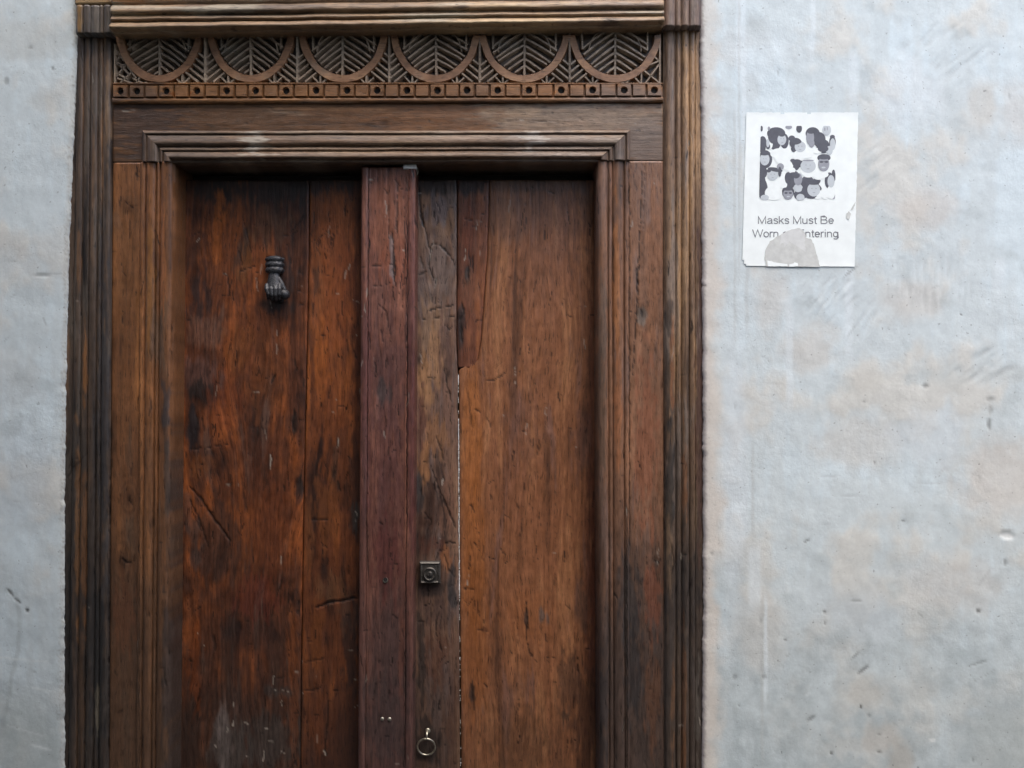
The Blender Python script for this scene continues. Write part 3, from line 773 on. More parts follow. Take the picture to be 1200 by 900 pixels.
# corner blocks
KL = [(90.4, 97.6, .004), (98.6, 106.4, .005), (107.4, 116.6, .003), (117.4, 121.5, .004), (122.4, 131, .005)]
w_kl = Wood(19, (40, 36, 34), (78, 68, 60), (128, 104, 76), worn=(90, 86, 84), worn_at=.1, patch=.4, wavy=.6, stains=[(94, 24, 5, 20, 0, (140, 106, 62), .6)])
board_v("corner_block", DF, w_kl, lambda y: 89.0 + 0 * y, lambda y: 131.2 + 0 * y, 7, 40, 0.022, ridge_profile(KL, (89, 131.2), 0.0), qsamples(KL, (89, 131.2)), back=-0.03)
KR = [(779, 790.6, .005), (791.6, 797.4, .004), (798.4, 807, .006), (808, 821, .004)]
w_kr = Wood(20, (60, 46, 42), (106, 86, 76), (140, 116, 98), worn=(120, 106, 98), worn_at=.1, patch=.4, wavy=.6)
board_v("corner_block", DF, w_kr, lambda y: 778.2 + 0 * y, lambda y: 821.8 + 0 * y, -22, 31.6, 0.022, ridge_profile(KR, (778.2, 821.8), 0.0), qsamples(KR, (778.2, 821.8)), back=-0.03)
w_tb = Wood(21, (90, 72, 54), (140, 112, 82), (176, 148, 112), axis='h', patch=.5, wavy=1)
board_h("top_board", DF, w_tb, lambda x: -24 + 0 * x, lambda x: 4.8 - 0.5 * (x - 88) / 42, lambda t: 88.0, lambda t: 131.2, 0.024, lambda q: 0 * q, np.linspace(0, 1, 12), back=-0.02, n=30)

# ------------------------------------------------------------------ carved frieze
FZ = empty("carved_frieze", (0, 0, 0), DF)
FZ.location = Vector((0, 0, 0)) - origin_of(DF)
w_fz = Wood(22, (42, 35, 30), (66, 54, 45), (92, 75, 60), axis='h', patch=.6, wavy=2)
board_h("ground_panel", FZ, w_fz, lambda x: 30 + 0 * x, lambda x: 101 + 0 * x, lambda t: 132.2, lambda t: 777.0, -0.004, lambda q: 0 * q, np.linspace(0, 1, 26), dx=5, back=-0.02)

w_carve = Wood(23, (104, 88, 72), (150, 128, 108), (180, 156, 132), sat=.9, axis='h', worn=(140, 128, 114), worn_at=.2, patch=.7, wavy=1)
w_arc = Wood(24, (92, 68, 54), (142, 106, 82), (172, 134, 104), axis='h', patch=.7, wavy=1, worn=(130, 112, 98), worn_at=.3)
w_strip = Wood(25, (76, 54, 42), (124, 88, 60), (164, 118, 80), axis='h', patch=.8, wavy=1, worn=(128, 106, 90), worn_at=.25, stains=[(165, 110, 36, 14, 0, (74, 60, 52), .7), (730, 110, 60, 14, 0, (118, 98, 86), .7), (215, 108, 10, 8, 0, (160, 92, 44), .7), (640, 108, 12, 8, 0, (170, 108, 52), .6)])

class Pieces:
    """collects prisms given in survey pixels plus depth, one mesh out of them"""
    def __init__(s): s.v = []; s.f = []; s.pp = []
    def add(s, pts, faces):
        b = len(s.v)
        for (px, py, d) in pts:
            x, z = W(px, py, 0.004); s.v.append((float(x), -d, float(z))); s.pp.append((px, py))
        s.f += [[b + i for i in f] for f in faces]
    def bar(s, p0, p1, w, top, base, w1=None, flat=0.35, k=1.38):
        """a carved rib: flat-topped ridge with sloping flanks"""
        w1 = w if w1 is None else w1
        w *= k; w1 *= k; flat += .1
        dx, dy = p1[0] - p0[0], p1[1] - p0[1]; L = math.hypot(dx, dy) + 1e-9; nx, ny = -dy / L, dx / L
        P = []
        for (p, ww) in ((p0, w), (p1, w1)):
            for (o, d) in ((-ww / 2, base), (-ww * flat / 2, top), (ww * flat / 2, top), (ww / 2, base)):
                P.append((p[0] + nx * o, p[1] + ny * o, d))
        s.add(P, [(0, 1, 5, 4), (1, 2, 6, 5), (2, 3, 7, 6), (0, 3, 2, 1), (4, 5, 6, 7)])
    def path(s, pts, ws, top, base, flat=.6):
        P = []; n = len(pts)
        for i, p in enumerate(pts):
            a = pts[max(0, i - 1)]; b = pts[min(n - 1, i + 1)]
            dx, dy = b[0] - a[0], b[1] - a[1]; L = math.hypot(dx, dy) + 1e-9; nx, ny = -dy / L, dx / L
            w = ws[i] if hasattr(ws, '__len__') else ws
            for (o, d) in ((-w / 2, base), (-w * flat / 2 - .0, top), (w * flat / 2, top), (w / 2, base)):
                P.append((p[0] + nx * o, p[1] + ny * o, d))
        F = []
        for i in range(n - 1):
            for k in range(3): F.append((4 * i + k, 4 * i + k + 1, 4 * i + k + 5, 4 * i + k + 4))
        F += [(0, 3, 2, 1), (4 * n - 4, 4 * n - 3, 4 * n - 2, 4 * n - 1)]
        s.add(P, F)
    def build(s, name, wood, parent, bevel=0.0, loc=None):
        me = bpy.data.meshes.new(name); me.from_pydata(s.v, [], s.f)
        bm = bmesh.new(); bm.from_mesh(me); bmesh.ops.recalc_face_normals(bm, faces=bm.faces); bm.to_mesh(me); bm.free()
        pp = np.array(s.pp); col, h, u, v = wood.at(pp[:, 0], pp[:, 1])
        set_tint(me, col); set_uv(me, u, v)
        return link_mesh(name, me, M_WOOD, parent, loc)

ARCS = [(187.0, 46.5), (294.5, 47.0), (402.5, 48.0), (510.0, 48.5), (614.5, 49.0), (720.5, 50.5)]
rng = random.Random(4)
TOPY = 34
def arc_pts(cx, rx, n=26, ry=57, cy=36, a0=6, a1=174):
    return [(cx + rx * math.cos(math.radians(a)) * (1 + 0.008 * math.sin(a * .2 + cx)), cy + ry * math.sin(math.radians(a))) for a in np.linspace(a0, a1, n)]
for i, (cx, rx) in enumerate(ARCS):
    P = Pieces()
    P.path(arc_pts(cx, rx), [9.4 + 1.4 * math.sin(k / 25 * math.pi) + .5 * math.sin(k * .9 + cx) + rng.uniform(-.5, .5) for k in range(26)], 0.0074, -0.003, .78)
    P.build("carved_arch", w_arc, FZ)
    # leaf inside the arch: midrib, slanting veins, curved outline at the shoulders
    P = Pieces()
    c0 = cx + rng.uniform(-1, 1)
    P.bar((c0, TOPY), (c0 + rng.uniform(-1, 1), 90), 3.4, 0.0066, -0.0035)
    def inside(x, y, g=4):
        return ((x - cx) / (rx - g)) ** 2 + ((y - 36) / (57 - g)) ** 2 < 1
    for sg in (-1, 1):
        ys = 30 + rng.uniform(-2, 2); slope = rng.uniform(.56, .78)
        while ys < 92:
            sl = slope + rng.uniform(-.06, .06)
            L = 2
            while L < 46 and inside(c0 + sg * (L + 2), ys + sl * (L + 2)) and L < 38: L += 1
            if L > 5 and ys + sl * L > 36:
                P.path([(c0 + sg * (1.2 + (L - 1.2) * t), ys + .6 + sl * (L - 1.2) * t - .6 * math.sin(t * 3.1) * L / 30 + rng.uniform(-.25, .25)) for t in np.linspace(0, 1, 6)], [4.9 * (1 - .2 * t) + rng.uniform(-.5, .5) for t in np.linspace(0, 1, 6)], 0.0062 + rng.uniform(-.0010, .0006), -0.0034, .46)
            ys += 8.0 + rng.uniform(-.5, .6)
        # leaf shoulder
        pts = [(cx + sg * (14 + 17 * math.sin(t)), 38 + 26 * (1 - math.cos(t))) for t in np.linspace(0, 1.45, 8)]
        P.path(pts, 2.6, 0.0070, -0.0035, .35)
        P.bar((cx + sg * (rx - 12), TOPY), (cx + sg * (rx - 12.5), 58), 2.6, 0.0062, -0.0035)
    P.build("carved_leaf", w_carve, FZ)
# spandrels between the arches
gaps = [(ARCS[k][0] + ARCS[k + 1][0]) / 2 for k in range(5)]
def arch_y(cx, rx, x):
    t = 1 - ((x - cx) / (rx + 4)) ** 2
    return 36 + 61 * math.sqrt(t) if t > 0 else 30
for k, gx in enumerate(gaps):
    P = Pieces()
    P.bar((gx, TOPY), (gx, 97), 3.6, 0.0070, -0.0035)
    la, ra = ARCS[k], ARCS[k + 1]
    for sg, A in ((-1, la), (1, ra)):
        ys = 52 + rng.uniform(-1, 1)
        while ys < 104:
            L = 2
            while L < 34:
                x, y = gx + sg * (L + 1), ys - 0.8 * (L + 1)
                if y < arch_y(A[0], A[1], x) + 0 or y > 98: 
                    if y > 98: L += 1; continue
                    break
                L += 1
            x0 = 1.2
            if ys - .8 * x0 > 97: x0 = (ys - 97) / .8 + 1
            if L - x0 > 4: P.bar((gx + sg * x0, ys - .8 * x0), (gx + sg * L, ys - .8 * L), 3.8, 0.0060, -0.0038, 3.2, .3)
            ys += 8.4 + rng.uniform(-.5, .5)
        # small fan chip-cuts down by the foot of the arch
        fx = gx + sg * 27
        P.bar((fx, 84 if True else 0), (fx, 98), 2.8, 0.0060, -0.0035)
        P.bar((fx - 9, 90), (fx - 1, 98.5), 2.4, 0.0056, -0.0035); P.bar((fx + 9, 91), (fx + 1, 98.5), 2.4, 0.0056, -0.0035)
    P.build("carved_spandrel", w_carve, FZ)
# chip-carved crosses at the two ends
for side in (-1, 1):
    P = Pieces()
    if side < 0:
        segs = [((135, 52), (135, 99)), ((136, 60), (146, 72)), ((146, 60), (137, 72)), ((137, 73), (152, 88)), ((151, 72), (137, 90)), ((137, 76), (152, 77)), ((138, 92), (156, 98)), ((155, 85), (141, 98)), ((156, 92), (168, 98)), ((165, 90), (160, 98)), ((150, 78), (160, 92)), ((137, 64), (147, 64)), ((170, 97), (178, 99)), ((137, 86), (150, 93))]
    else:
        segs = [((773, 44), (773, 98)), ((772, 72), (752, 80)), ((752, 80), (751, 98)), ((772, 76), (756, 98)), ((753, 82), (772, 97)), ((752, 79), (764, 64)), ((741, 88), (750, 98)), ((739, 92), (733, 98)), ((764, 64), (772, 72)), ((768, 50), (765, 66)), ((728, 98), (738, 92))]
    for a, b in segs: P.bar(a, b, 3.6, 0.0064, -0.0036, 2.8, .25)
    P.build("chip_carving", w_carve, FZ)
# bottom rail of the frieze with its row of square blocks
board_h("frieze_rail", FZ, w_strip, lambda x: 97.5 + 0 * x, lambda x: 121.6 - 1.6 * (x - 132) / 645, lambda t: 132.6, lambda t: 776.6, 0.0045,
        lambda q: np.where(q > .74, .0045 * np.clip(1 - ((q - .87) / .14) ** 2, 0, 1) ** .5, np.where(q < .10, .004 * np.clip(1 - ((q - .05) / .06) ** 2, 0, 1) ** .5, -0.001)),
        np.unique(np.concatenate([np.linspace(0, 1, 30), np.linspace(.7, 1, 20), np.linspace(0, .12, 10)])), back=-0.02)

def square_block(x0, x1, y0, y1, hole):
    nz = 0.0105; b = 0.0036
    j = lambda: rng.uniform(-.35, .35)
    x0 += j(); x1 += j(); y0 += j(); y1 += j(); e = 1.0
    P = Pieces()
    if not hole:
        pts = [(x0, y0, b), (x1, y0, b), (x1, y1, b), (x0, y1, b), (x0 + e, y0 + e, nz), (x1 - e, y0 + e, nz), (x1 - e, y1 - e, nz), (x0 + e, y1 - e, nz)]
        P.add(pts, [(0, 1, 5, 4), (1, 2, 6, 5), (2, 3, 7, 6), (3, 0, 4, 7), (4, 5, 6, 7)])
        return P.build("square_block", w_strip, FZ)
    cx, cy = (x0 + x1) / 2, (y0 + y1) / 2; r = 4.3
    sq = []; n = 16
    for k in range(n):
        a = 2 * math.pi * k / n; c, s_ = math.cos(a), math.sin(a); m = max(abs(c), abs(s_))
        sq.append((c / m, s_ / m, c, s_))
    hw, hh = (x1 - x0) / 2, (y1 - y0) / 2
    pts = [(cx + a * hw, cy + b_ * hh, b) for a, b_, c, s_ in sq] + [(cx + a * (hw - e), cy + b_ * (hh - e), nz) for a, b_, c, s_ in sq] + \
          [(cx + c * r, cy + s_ * r, nz) for a, b_, c, s_ in sq] + [(cx + c * r * .8, cy + s_ * r * .8, 0.0052) for a, b_, c, s_ in sq] 
    F = []
    for lv in range(3):
        for k in range(n):
            k2 = (k + 1) % n; F.append((lv * n + k, lv * n + k2, (lv + 1) * n + k2, (lv + 1) * n + k))
    P.add(pts, F)
    o = P.build("square_block", w_strip, FZ)
    # bottom of the drilled hole
    P2 = bmesh.new()
    vs = [P2.verts.new((float(W(p[0], p[1], .004)[0]), -0.0053, float(W(p[0], p[1], .004)[1]))) for p in pts[3 * n:]]
    P2.faces.new(vs)
    me2 = bpy.data.meshes.new("hole"); P2.to_mesh(me2); P2.free()
    # joined as a second material slot
    me = o.data; base = len(me.vertices)
    bm = bmesh.new(); bm.from_mesh(me); nf = len(bm.faces); bm.from_mesh(me2)
    bm.faces.ensure_lookup_table()
    for f in bm.faces[nf:]: f.material_index = 1
    loc = o.location + origin_of(FZ)
    bm.to_mesh(me); bm.free(); me.materials.append(M_HOLE)
    return o
holes = [142.5, 161.8, 196, 232, 267, 300.7, 336, 371.2, 407, 442.5, 477.2, 512.6, 547.6, 583.2, 620, 657.6, 694, 731.2, 766]
for k, hx in enumerate(holes):
    dy = -1.2 * (hx - 140) / 630
    square_block(hx - 8.6, hx + 8.6, 100.4 + dy, 115.4 + dy, True)
    if k and hx - holes[k - 1] > 28:
        m = (hx + holes[k - 1]) / 2
        wd = (hx - holes[k - 1] - 19.4) / 2
        square_block(m - wd, m + wd, 100.8 + dy, 115.2 + dy, False)

# =================================================================== DOOR LEAVES
DLF = -0.055
xj = lerpf([(211, 362.3), (300, 362), (420, 359.5), (625, 355), (820, 352.5), (900, 352)])
LEAF_L = empty("door_leaf", (float(W(205, 450, DLF)[0]), -DLF, 0))
tag(LEAF_L, "left leaf of the wooden door, reddish brown with a black hand knocker", "door leaf", "two leaves of the old wooden door")
LEAF_R = empty("door_leaf", (float(W(700, 450, DLF)[0]), -DLF, 0))
tag(LEAF_R, "right leaf of the wooden door, with a square lock and a small pull ring", "door leaf", "two leaves of the old wooden door")

BLK = (42, 36, 35)
w_a = Wood(31, (42, 26, 22), (92, 52, 33), (152, 84, 44), nicks=190, gain=1.0, sat=1.0, worn=(96, 72, 62), worn_at=.30, streak=.75, patch=1.5, wavy=13, relief=1.4, figure=.34, lines=.34,
           knots=[(247, 545, 16, .3), (232, 468, 12, .6), (285, 330, 26, -.5), (300, 450, 20, -.45), (330, 560, 22, -.5), (345, 275, 10, .4), (224, 590, 30, -.8), (265, 245, 18, -.4)],
           low=(640, 900, (54, 42, 37), .85),
           stains=[(300, 218, 90, 26, 0, (46, 38, 36), .9, .5), (250, 340, 36, 14, 10, BLK, .0), (262, 312, 26, 60, 8, (74, 40, 28), .6), (240, 345, 24, 34, 0, (54, 42, 42), .75), (226, 290, 12, 40, 0, (70, 44, 34), .6),  # first entry paints the lintel's shadow across the plank head
                   (385, 330, 26, 100, 4, (142, 78, 40), .55, .6), (268, 300, 34, 80, 8, (138, 76, 38), .5, .7), (300, 400, 40, 60, 0, (128, 70, 38), .45), (290, 620, 60, 60, 0, (112, 62, 34), .5), (255, 270, 9, 46, 6, (156, 86, 38), .8), (276, 265, 8, 30, 10, (140, 76, 36), .6), (288, 300, 7, 34, 12, (120, 76, 42), .6), (283, 290, 5, 34, 18, (60, 52, 46), .6), (318, 265, 22, 26, 0, (92, 64, 48), .6),
                   (243, 388, 26, 22, 0, (120, 86, 72), .55, .5), (280, 405, 18, 34, 12, (128, 74, 38), .55), (236, 440, 30, 22, 20, (92, 66, 60), .7, .5), (240, 462, 22, 14, 15, BLK, .85), (226, 505, 8, 32, 0, (34, 34, 38), .9, .6),
                   (262, 470, 20, 40, 0, (116, 58, 32), .5), (300, 500, 12, 36, 10, (50, 34, 30), .65), (345, 500, 5, 16, 0, (44, 34, 30), .8), (351, 570, 6, 20, 0, BLK, .85), (235, 545, 16, 14, 0, (128, 74, 38), .5), (312, 440, 24, 50, 0, (112, 64, 34), .45),
                   (333, 332, 13, 40, 0, (50, 42, 42), .75, .5), (320, 356, 16, 12, 0, (34, 34, 36), .8, .4), (300, 560, 40, 60, 0, (98, 52, 28), .4), (320, 620, 26, 80, 0, (102, 52, 28), .4), (250, 640, 40, 60, 0, (62, 46, 40), .55), (226, 620, 9, 60, -8, (74, 62, 58), .55),
                   (262, 868, 10, 50, -4, (116, 104, 100), .75, .35), (270, 880, 26, 40, 0, (78, 70, 66), .6, .6), (315, 870, 36, 40, 0, (70, 62, 58), .6), (345, 820, 6, 80, 0, (108, 60, 34), .5), (228, 780, 9, 60, 0, (120, 60, 26), .5), (300, 760, 30, 50, 0, (64, 40, 32), .5),
                   (330, 810, 24, 8, 0, (60, 56, 54), .6), (342, 750, 6, 60, 0, (120, 66, 34), .5), (300, 700, 26, 30, 0, (112, 50, 36), .35)],
           cracks=[*[([(x, y), (x + dx, y + dy)], w_, .85, .0003, True) for x, y, dx, dy, w_ in ((231, 741, 1, 3, 1.1), (239, 757, 1, 1, 1.3), (273, 823, 1, 6, 1.2), (274, 843, -1, 8, 1.5), (285, 847, 6, 1, 1.3), (311, 854, 4, -2, 2.0), (310, 880, -2, 12, 1.4), (328, 882, 5, 0, 1.5), (289, 886, 1, 1, 1.2), (304, 885, 1, 1, 1.3), (322, 809, 18, 1, 1.1), (311, 771, 1, 1, 1.0), (252, 873, 2, 3, 1.2), (229, 284, 8, -8, 1.0), (262, 321, 5, 1, 1.0))],
                   ([(222, 570), (236, 585), (252, 610), (270, 634)], 2.4, .8, .002), ([(220, 581), (232, 605), (244, 640)], 1.8, .7), ([(226, 600), (236, 622)], 1.4, .6), ([(222, 526), (240, 525), (270, 520)], 1.3, .8), ([(262, 321), (267, 323), (269, 345), (258, 347)], 1.0, .8), ([(280, 318), (300, 311)], 1.3, .8),
                   ([(283, 560), (287, 590), (290, 600)], 2.0, .6), ([(318, 448), (322, 440)], 2.5, .8), ([(345, 480), (343, 500), (346, 506)], 2.2, .8), ([(303, 500), (300, 520)], 3, .5), ([(340, 272), (350, 262), (356, 252)], 1.8, .7), ([(330, 275), (342, 276), (350, 268)], 1.0, .7),
                   ([(345, 420), (348, 436)], 2.2, .7), ([(322, 705), (318, 725)], 1.4, .7), ([(332, 676), (324, 700)], 1.1, .7), ([(350, 700), (351, 722)], 2.0, .8), ([(250, 745), (253, 762)], 3, .6), ([(312, 720), (308, 760)], 1.2, .5), ([(345, 690), (338, 722)], 1.0, .6),
                   ([(349, 318), (357, 322)], 1.0, .8), ([(348, 340), (356, 342)], 1.3, .8), ([(348, 357), (358, 357)], 1.0, .8), ([(324, 795), (334, 793)], 1.6, .6), ([(285, 255), (290, 275), (296, 300)], 1.0, .7), ([(279, 290), (284, 312)], 1.4, .7)])
flat = lambda q: 0.0 * q
board_v("plank", LEAF_L, w_a, lambda y: 198.0 + 0 * y, lambda y: xj(y) - .5, 211, GROUND_PY - 6, DLF, flat, dx=1.35, dy=1.8, back=DLF - 0.03, edge=1.2)
w_b = Wood(32, (50, 30, 23), (104, 58, 34), (158, 90, 46), nicks=140, gain=1.0, sat=1.0, worn=(102, 64, 48), worn_at=.35, streak=.9, patch=.9, wavy=6, relief=1.3,
           knots=[(380, 295, 12, -.5), (398, 575, 14, .35), (375, 700, 16, -.4)],
           low=(680, 930, (56, 40, 35), .8),
           stains=[(390, 216, 50, 22, 0, (50, 40, 38), .9, .5), (388, 330, 26, 100, 0, (150, 82, 42), .6, .6), (377, 420, 10, 60, 0, (158, 88, 40), .7), (395, 260, 22, 40, 0, (136, 76, 42), .5), (383, 480, 18, 60, 0, (128, 70, 36), .5), (393, 545, 6, 28, 0, (60, 44, 36), .7), (416, 570, 10, 60, 0, (60, 38, 30), .7), (417, 610, 6, 20, 0, (62, 62, 62), .7, .9),  # first patch is lintel shade painted on the plank head
                   (374, 330, 8, 60, 0, (132, 78, 44), .5), (371, 328, 4, 18, 0, (64, 50, 44), .6), (408, 330, 14, 60, 0, (104, 52, 28), .4), (384, 600, 18, 50, 0, (124, 72, 38), .5), (390, 690, 20, 20, 0, (112, 76, 52), .5), (408, 720, 14, 22, 0, (84, 62, 52), .6),
                   (372, 745, 10, 50, 0, (112, 64, 32), .55), (411, 770, 10, 70, 0, (48, 38, 36), .7), (373, 840, 12, 50, 0, (104, 58, 34), .5), (420, 330, 8, 200, 0, (70, 36, 24), .6), (362, 640, 5, 60, 0, (116, 70, 40), .5), (400, 860, 20, 60, 0, (66, 42, 34), .5)],
           cracks=[*[([(x, y), (x + dx, y + dy)], w_, .85, .0003, True) for x, y, dx, dy, w_ in ((354, 812, 1, 1, 1.6), (370, 790, 0, 4, 1.2), (380, 879, 1, 5, 1.8), (353, 775, 2, 0, 1.2), (414, 797, 3, 0, 1.1), (417, 600, 1, 14, 1.3), (410, 532, 1, 2, 1))],
                   ([(371, 712), (385, 706), (400, 704), (424, 699)], 2.2, .95, .003), ([(378, 268), (392, 275), (388, 300)], 1.3, .6), ([(370, 288), (374, 278), (388, 270)], 1.0, .6), ([(394, 505), (396, 530)], 1.3, .8), ([(390, 560), (393, 545)], 2.5, .7), ([(415, 410), (417, 420)], 2, .7),
                   ([(356, 608), (375, 609), (390, 608)], 1.0, .8), ([(357, 776), (380, 771)], 1.6, .6), ([(354, 809), (370, 808), (378, 803)], 1.6, .8), ([(357, 750), (370, 752)], 1.2, .5), ([(385, 820), (384, 850), (380, 880)], 1.6, .7), ([(357, 830), (362, 870)], 1.2, .7), ([(370, 800), (372, 812)], 1, .5),
                   ([(377, 276), (372, 290), (376, 300)], 1.1, .7), ([(386, 272), (388, 288)], 1.0, .7), ([(396, 368), (396, 388)], 2.4, .5), ([(419, 372), (420, 382)], 1.6, .6), ([(379, 618), (381, 621)], 1.4, .8), ([(408, 534), (410, 537)], 1.4, .8)])
board_v("plank", LEAF_L, w_b, lambda y: xj(y) + .6, lambda y: 438.0 + 0 * y, 211, GROUND_PY - 6, DLF, lambda q: 0 * q + .0004, dx=1.35, dy=1.8, back=DLF - 0.03, edge=1.2)

# centre post (cover strip nailed to the left leaf)
PR = [(424.2, 431.6, .0035), (432.6, 433.8, .0008), (476.4, 478.0, .001), (479.0, 487.2, .0035)]
w_p = Wood(33, (66, 40, 36), (116, 70, 56), (148, 92, 70), sat=.88, nicks=90, worn=(104, 68, 62), worn_at=.2, streak=.95, patch=.95, wavy=4, relief=2.0, figure=.25,
           low=(520, 840, (72, 52, 50), .75),
           stains=[(455, 260, 24, 70, 0, (146, 86, 58), .55, .4), (460, 310, 20, 26, 0, (152, 82, 54), .5), (448, 360, 18, 50, 0, (118, 76, 64), .6), (455, 450, 26, 70, 0, (94, 60, 56), .65), (449, 460, 10, 18, 0, (68, 58, 58), .8, .5), (455, 530, 26, 60, 0, (92, 56, 52), .55),
                   (455, 600, 26, 60, 0, (86, 50, 46), .5), (452, 655, 18, 50, 0, (88, 42, 38), .6), (430, 450, 6, 150, 0, (96, 56, 56), .6), (483, 300, 5, 160, 0, (112, 66, 60), .6), (483, 500, 5, 160, 0, (84, 42, 42), .6), (455, 760, 28, 60, 0, (76, 56, 52), .5), (450, 850, 28, 60, 0, (66, 52, 50), .6),
                   (442, 478, 4, 16, 0, (124, 84, 76), .6), (459, 302, 3, 30, 0, (112, 108, 110), .6, 1.2), (428, 550, 4, 90, 0, (82, 54, 52), .5), (470, 760, 4, 60, 0, (110, 62, 44), .4)],
           cracks=[([(466, 215), (465, 260), (466, 280)], 1.0, .8), ([(455, 215), (456, 270), (454, 300)], .7, .6), ([(459, 268), (461, 290), (461, 318), (464, 335)], 1.6, .85), ([(463, 300), (463, 326)], 1.8, .8), ([(473, 230), (475, 300), (471, 360)], 1.0, .7), ([(435, 311), (460, 310)], .9, .8), ([(435, 336), (450, 334), (459, 330)], .9, .8),
                   ([(443, 356), (452, 364), (455, 378), (458, 400)], 1.6, .7), ([(462, 210), (470, 218)], 1.4, .7), ([(448, 220), (455, 226), (450, 228)], 1.0, .7), ([(472, 310), (470, 330), (467, 345)], 1.2, .8), ([(446, 385), (449, 400)], 1.8, .6), ([(465, 415), (464, 450)], 1.4, .6), ([(467, 500), (470, 530)], 1.3, .5), ([(445, 560), (450, 555)], 1, .6),
                   ([(432.2, 196), (430.5, 560)], .8, .7), ([(477.2, 196), (476.5, 640)], .9, .8), ([(476, 640), (474, 900)], .9, .7), ([(430, 610), (431, 680)], 1.3, .6), ([(446, 612), (448, 614)], 2.0, .9), ([(428, 770), (430, 860)], 1.0, .4)])
board_v("centre_post", LEAF_L, w_p, lerpf([(196, 423.8), (900, 419.6)]), lerpf([(196, 487.3), (900, 483.4)]), 196, GROUND_PY - 6, -0.012, ridge_profile(PR, (423.8, 487.3), 0.0), qsamples(PR, (423.8, 487.3), .9, 1.4), dy=1.8, back=-0.0545, edge=.9, warp=.004)

# right leaf
xr = lerpf([(211, 536.0), (400, 535.4), (440, 537.2), (640, 538.2), (900, 540)])
seam = lerpf([(211, 573.5), (300, 571), (360, 566.5), (400, 563.5), (431, 558)])
w_c = Wood(34, (64, 46, 40), (120, 86, 68), (160, 116, 84), sat=.84, nicks=110, worn=(110, 92, 88), worn_at=.05, streak=.9, patch=1.1, wavy=7, relief=1.6,
           knots=[(510, 300, 16, -.8), (525, 545, 14, -.5), (500, 590, 14, .5), (515, 230, 14, -.4)],
           low=(560, 900, (64, 46, 38), .7),
           stains=[(512, 300, 24, 90, 0, (128, 102, 88), .5, .6), (510, 216, 30, 16, 0, (50, 42, 42), .9, .4), (514, 250, 14, 22, 0, (112, 100, 104), .6), (528, 265, 6, 22, 0, (150, 102, 60), .6), (515, 320, 22, 36, 0, (116, 98, 92), .6), (505, 390, 14, 50, 0, (150, 112, 78), .55), (498, 450, 10, 40, 0, (170, 120, 74), .75, .4), (510, 420, 12, 40, 0, (164, 116, 74), .6),  # wide dark patch at the head is lintel shadow put into the colour
                   (522, 405, 10, 30, 0, (96, 70, 64), .6), (526, 480, 10, 40, 0, (126, 88, 70), .6), (512, 510, 14, 26, 0, (156, 104, 62), .6), (497, 545, 8, 26, 0, (164, 108, 60), .7), (494, 490, 5, 40, 0, (94, 54, 46), .7), (492, 580, 6, 30, 0, (58, 56, 58), .85, .7), (505, 600, 14, 34, 0, (74, 46, 34), .7), (525, 590, 9, 40, 0, (132, 88, 66), .55),
                   (523, 655, 8, 16, 0, (150, 90, 46), .7), (505, 640, 16, 12, 0, (92, 50, 34), .6), (530, 690, 6, 30, 0, (54, 52, 54), .8, .7), (512, 720, 20, 20, 0, (72, 54, 50), .6), (512, 770, 16, 40, 0, (88, 52, 36), .55), (494, 770, 6, 70, 0, (42, 38, 38), .7), (503, 690, 18, 14, 0, (50, 42, 40), .7, .5), (500, 870, 18, 34, 0, (36, 32, 31), .75), (530, 840, 8, 60, 0, (84, 54, 40), .5), (522, 400, 4, 5, 0, (150, 110, 100), .0)],
           cracks=[([(492, 250), (500, 275), (504, 295), (506, 285), (515, 287), (528, 300), (534, 312)], 1.5, .85, .002), ([(504, 295), (503, 315), (509, 326)], 1.0, .8), ([(490, 322), (500, 318)], 1.4, .8), ([(500, 363), (515, 361), (532, 358)], 1.3, .9), ([(495, 374), (515, 372), (533, 371)], 1.2, .9), ([(492, 300), (497, 315)], 1.8, .7), ([(490, 215), (492, 240), (497, 262)], 2.2, .7),
                   ([(520, 426), (524, 450), (530, 475)], 1.2, .75), ([(520, 380), (527, 386), (530, 382)], 1.2, .8), ([(533, 376), (535, 396)], 1.5, .6), ([(511, 510), (518, 530), (520, 540)], 1.8, .7), ([(500, 505), (503, 520)], 1.4, .6), ([(518, 580), (526, 600), (534, 618)], 2.0, .8, .002), ([(505, 545), (515, 575), (520, 600)], 1.3, .7), ([(497, 600), (506, 610), (500, 622)], 1.5, .7),
                   ([(521, 637), (528, 635), (534, 637)], 2.0, .9), ([(515, 645), (517, 646)], 1.6, .9), ([(520, 650), (526, 668), (533, 676)], 1.4, .7), ([(516, 755), (517, 762)], 1.8, .8), ([(516, 710), (517, 713)], 1.4, .8), ([(516, 776), (522, 768)], 1, .6), ([(512, 325), (510, 332)], 1.6, .8)])
board_v("plank", LEAF_R, w_c, lambda y: 480.0 + 0 * y, lambda y: xr(y) - .8, 211, GROUND_PY - 6, DLF, lambda q: 0 * q + .0008, dx=1.2, dy=1.7, back=DLF - 0.03, edge=1.3)
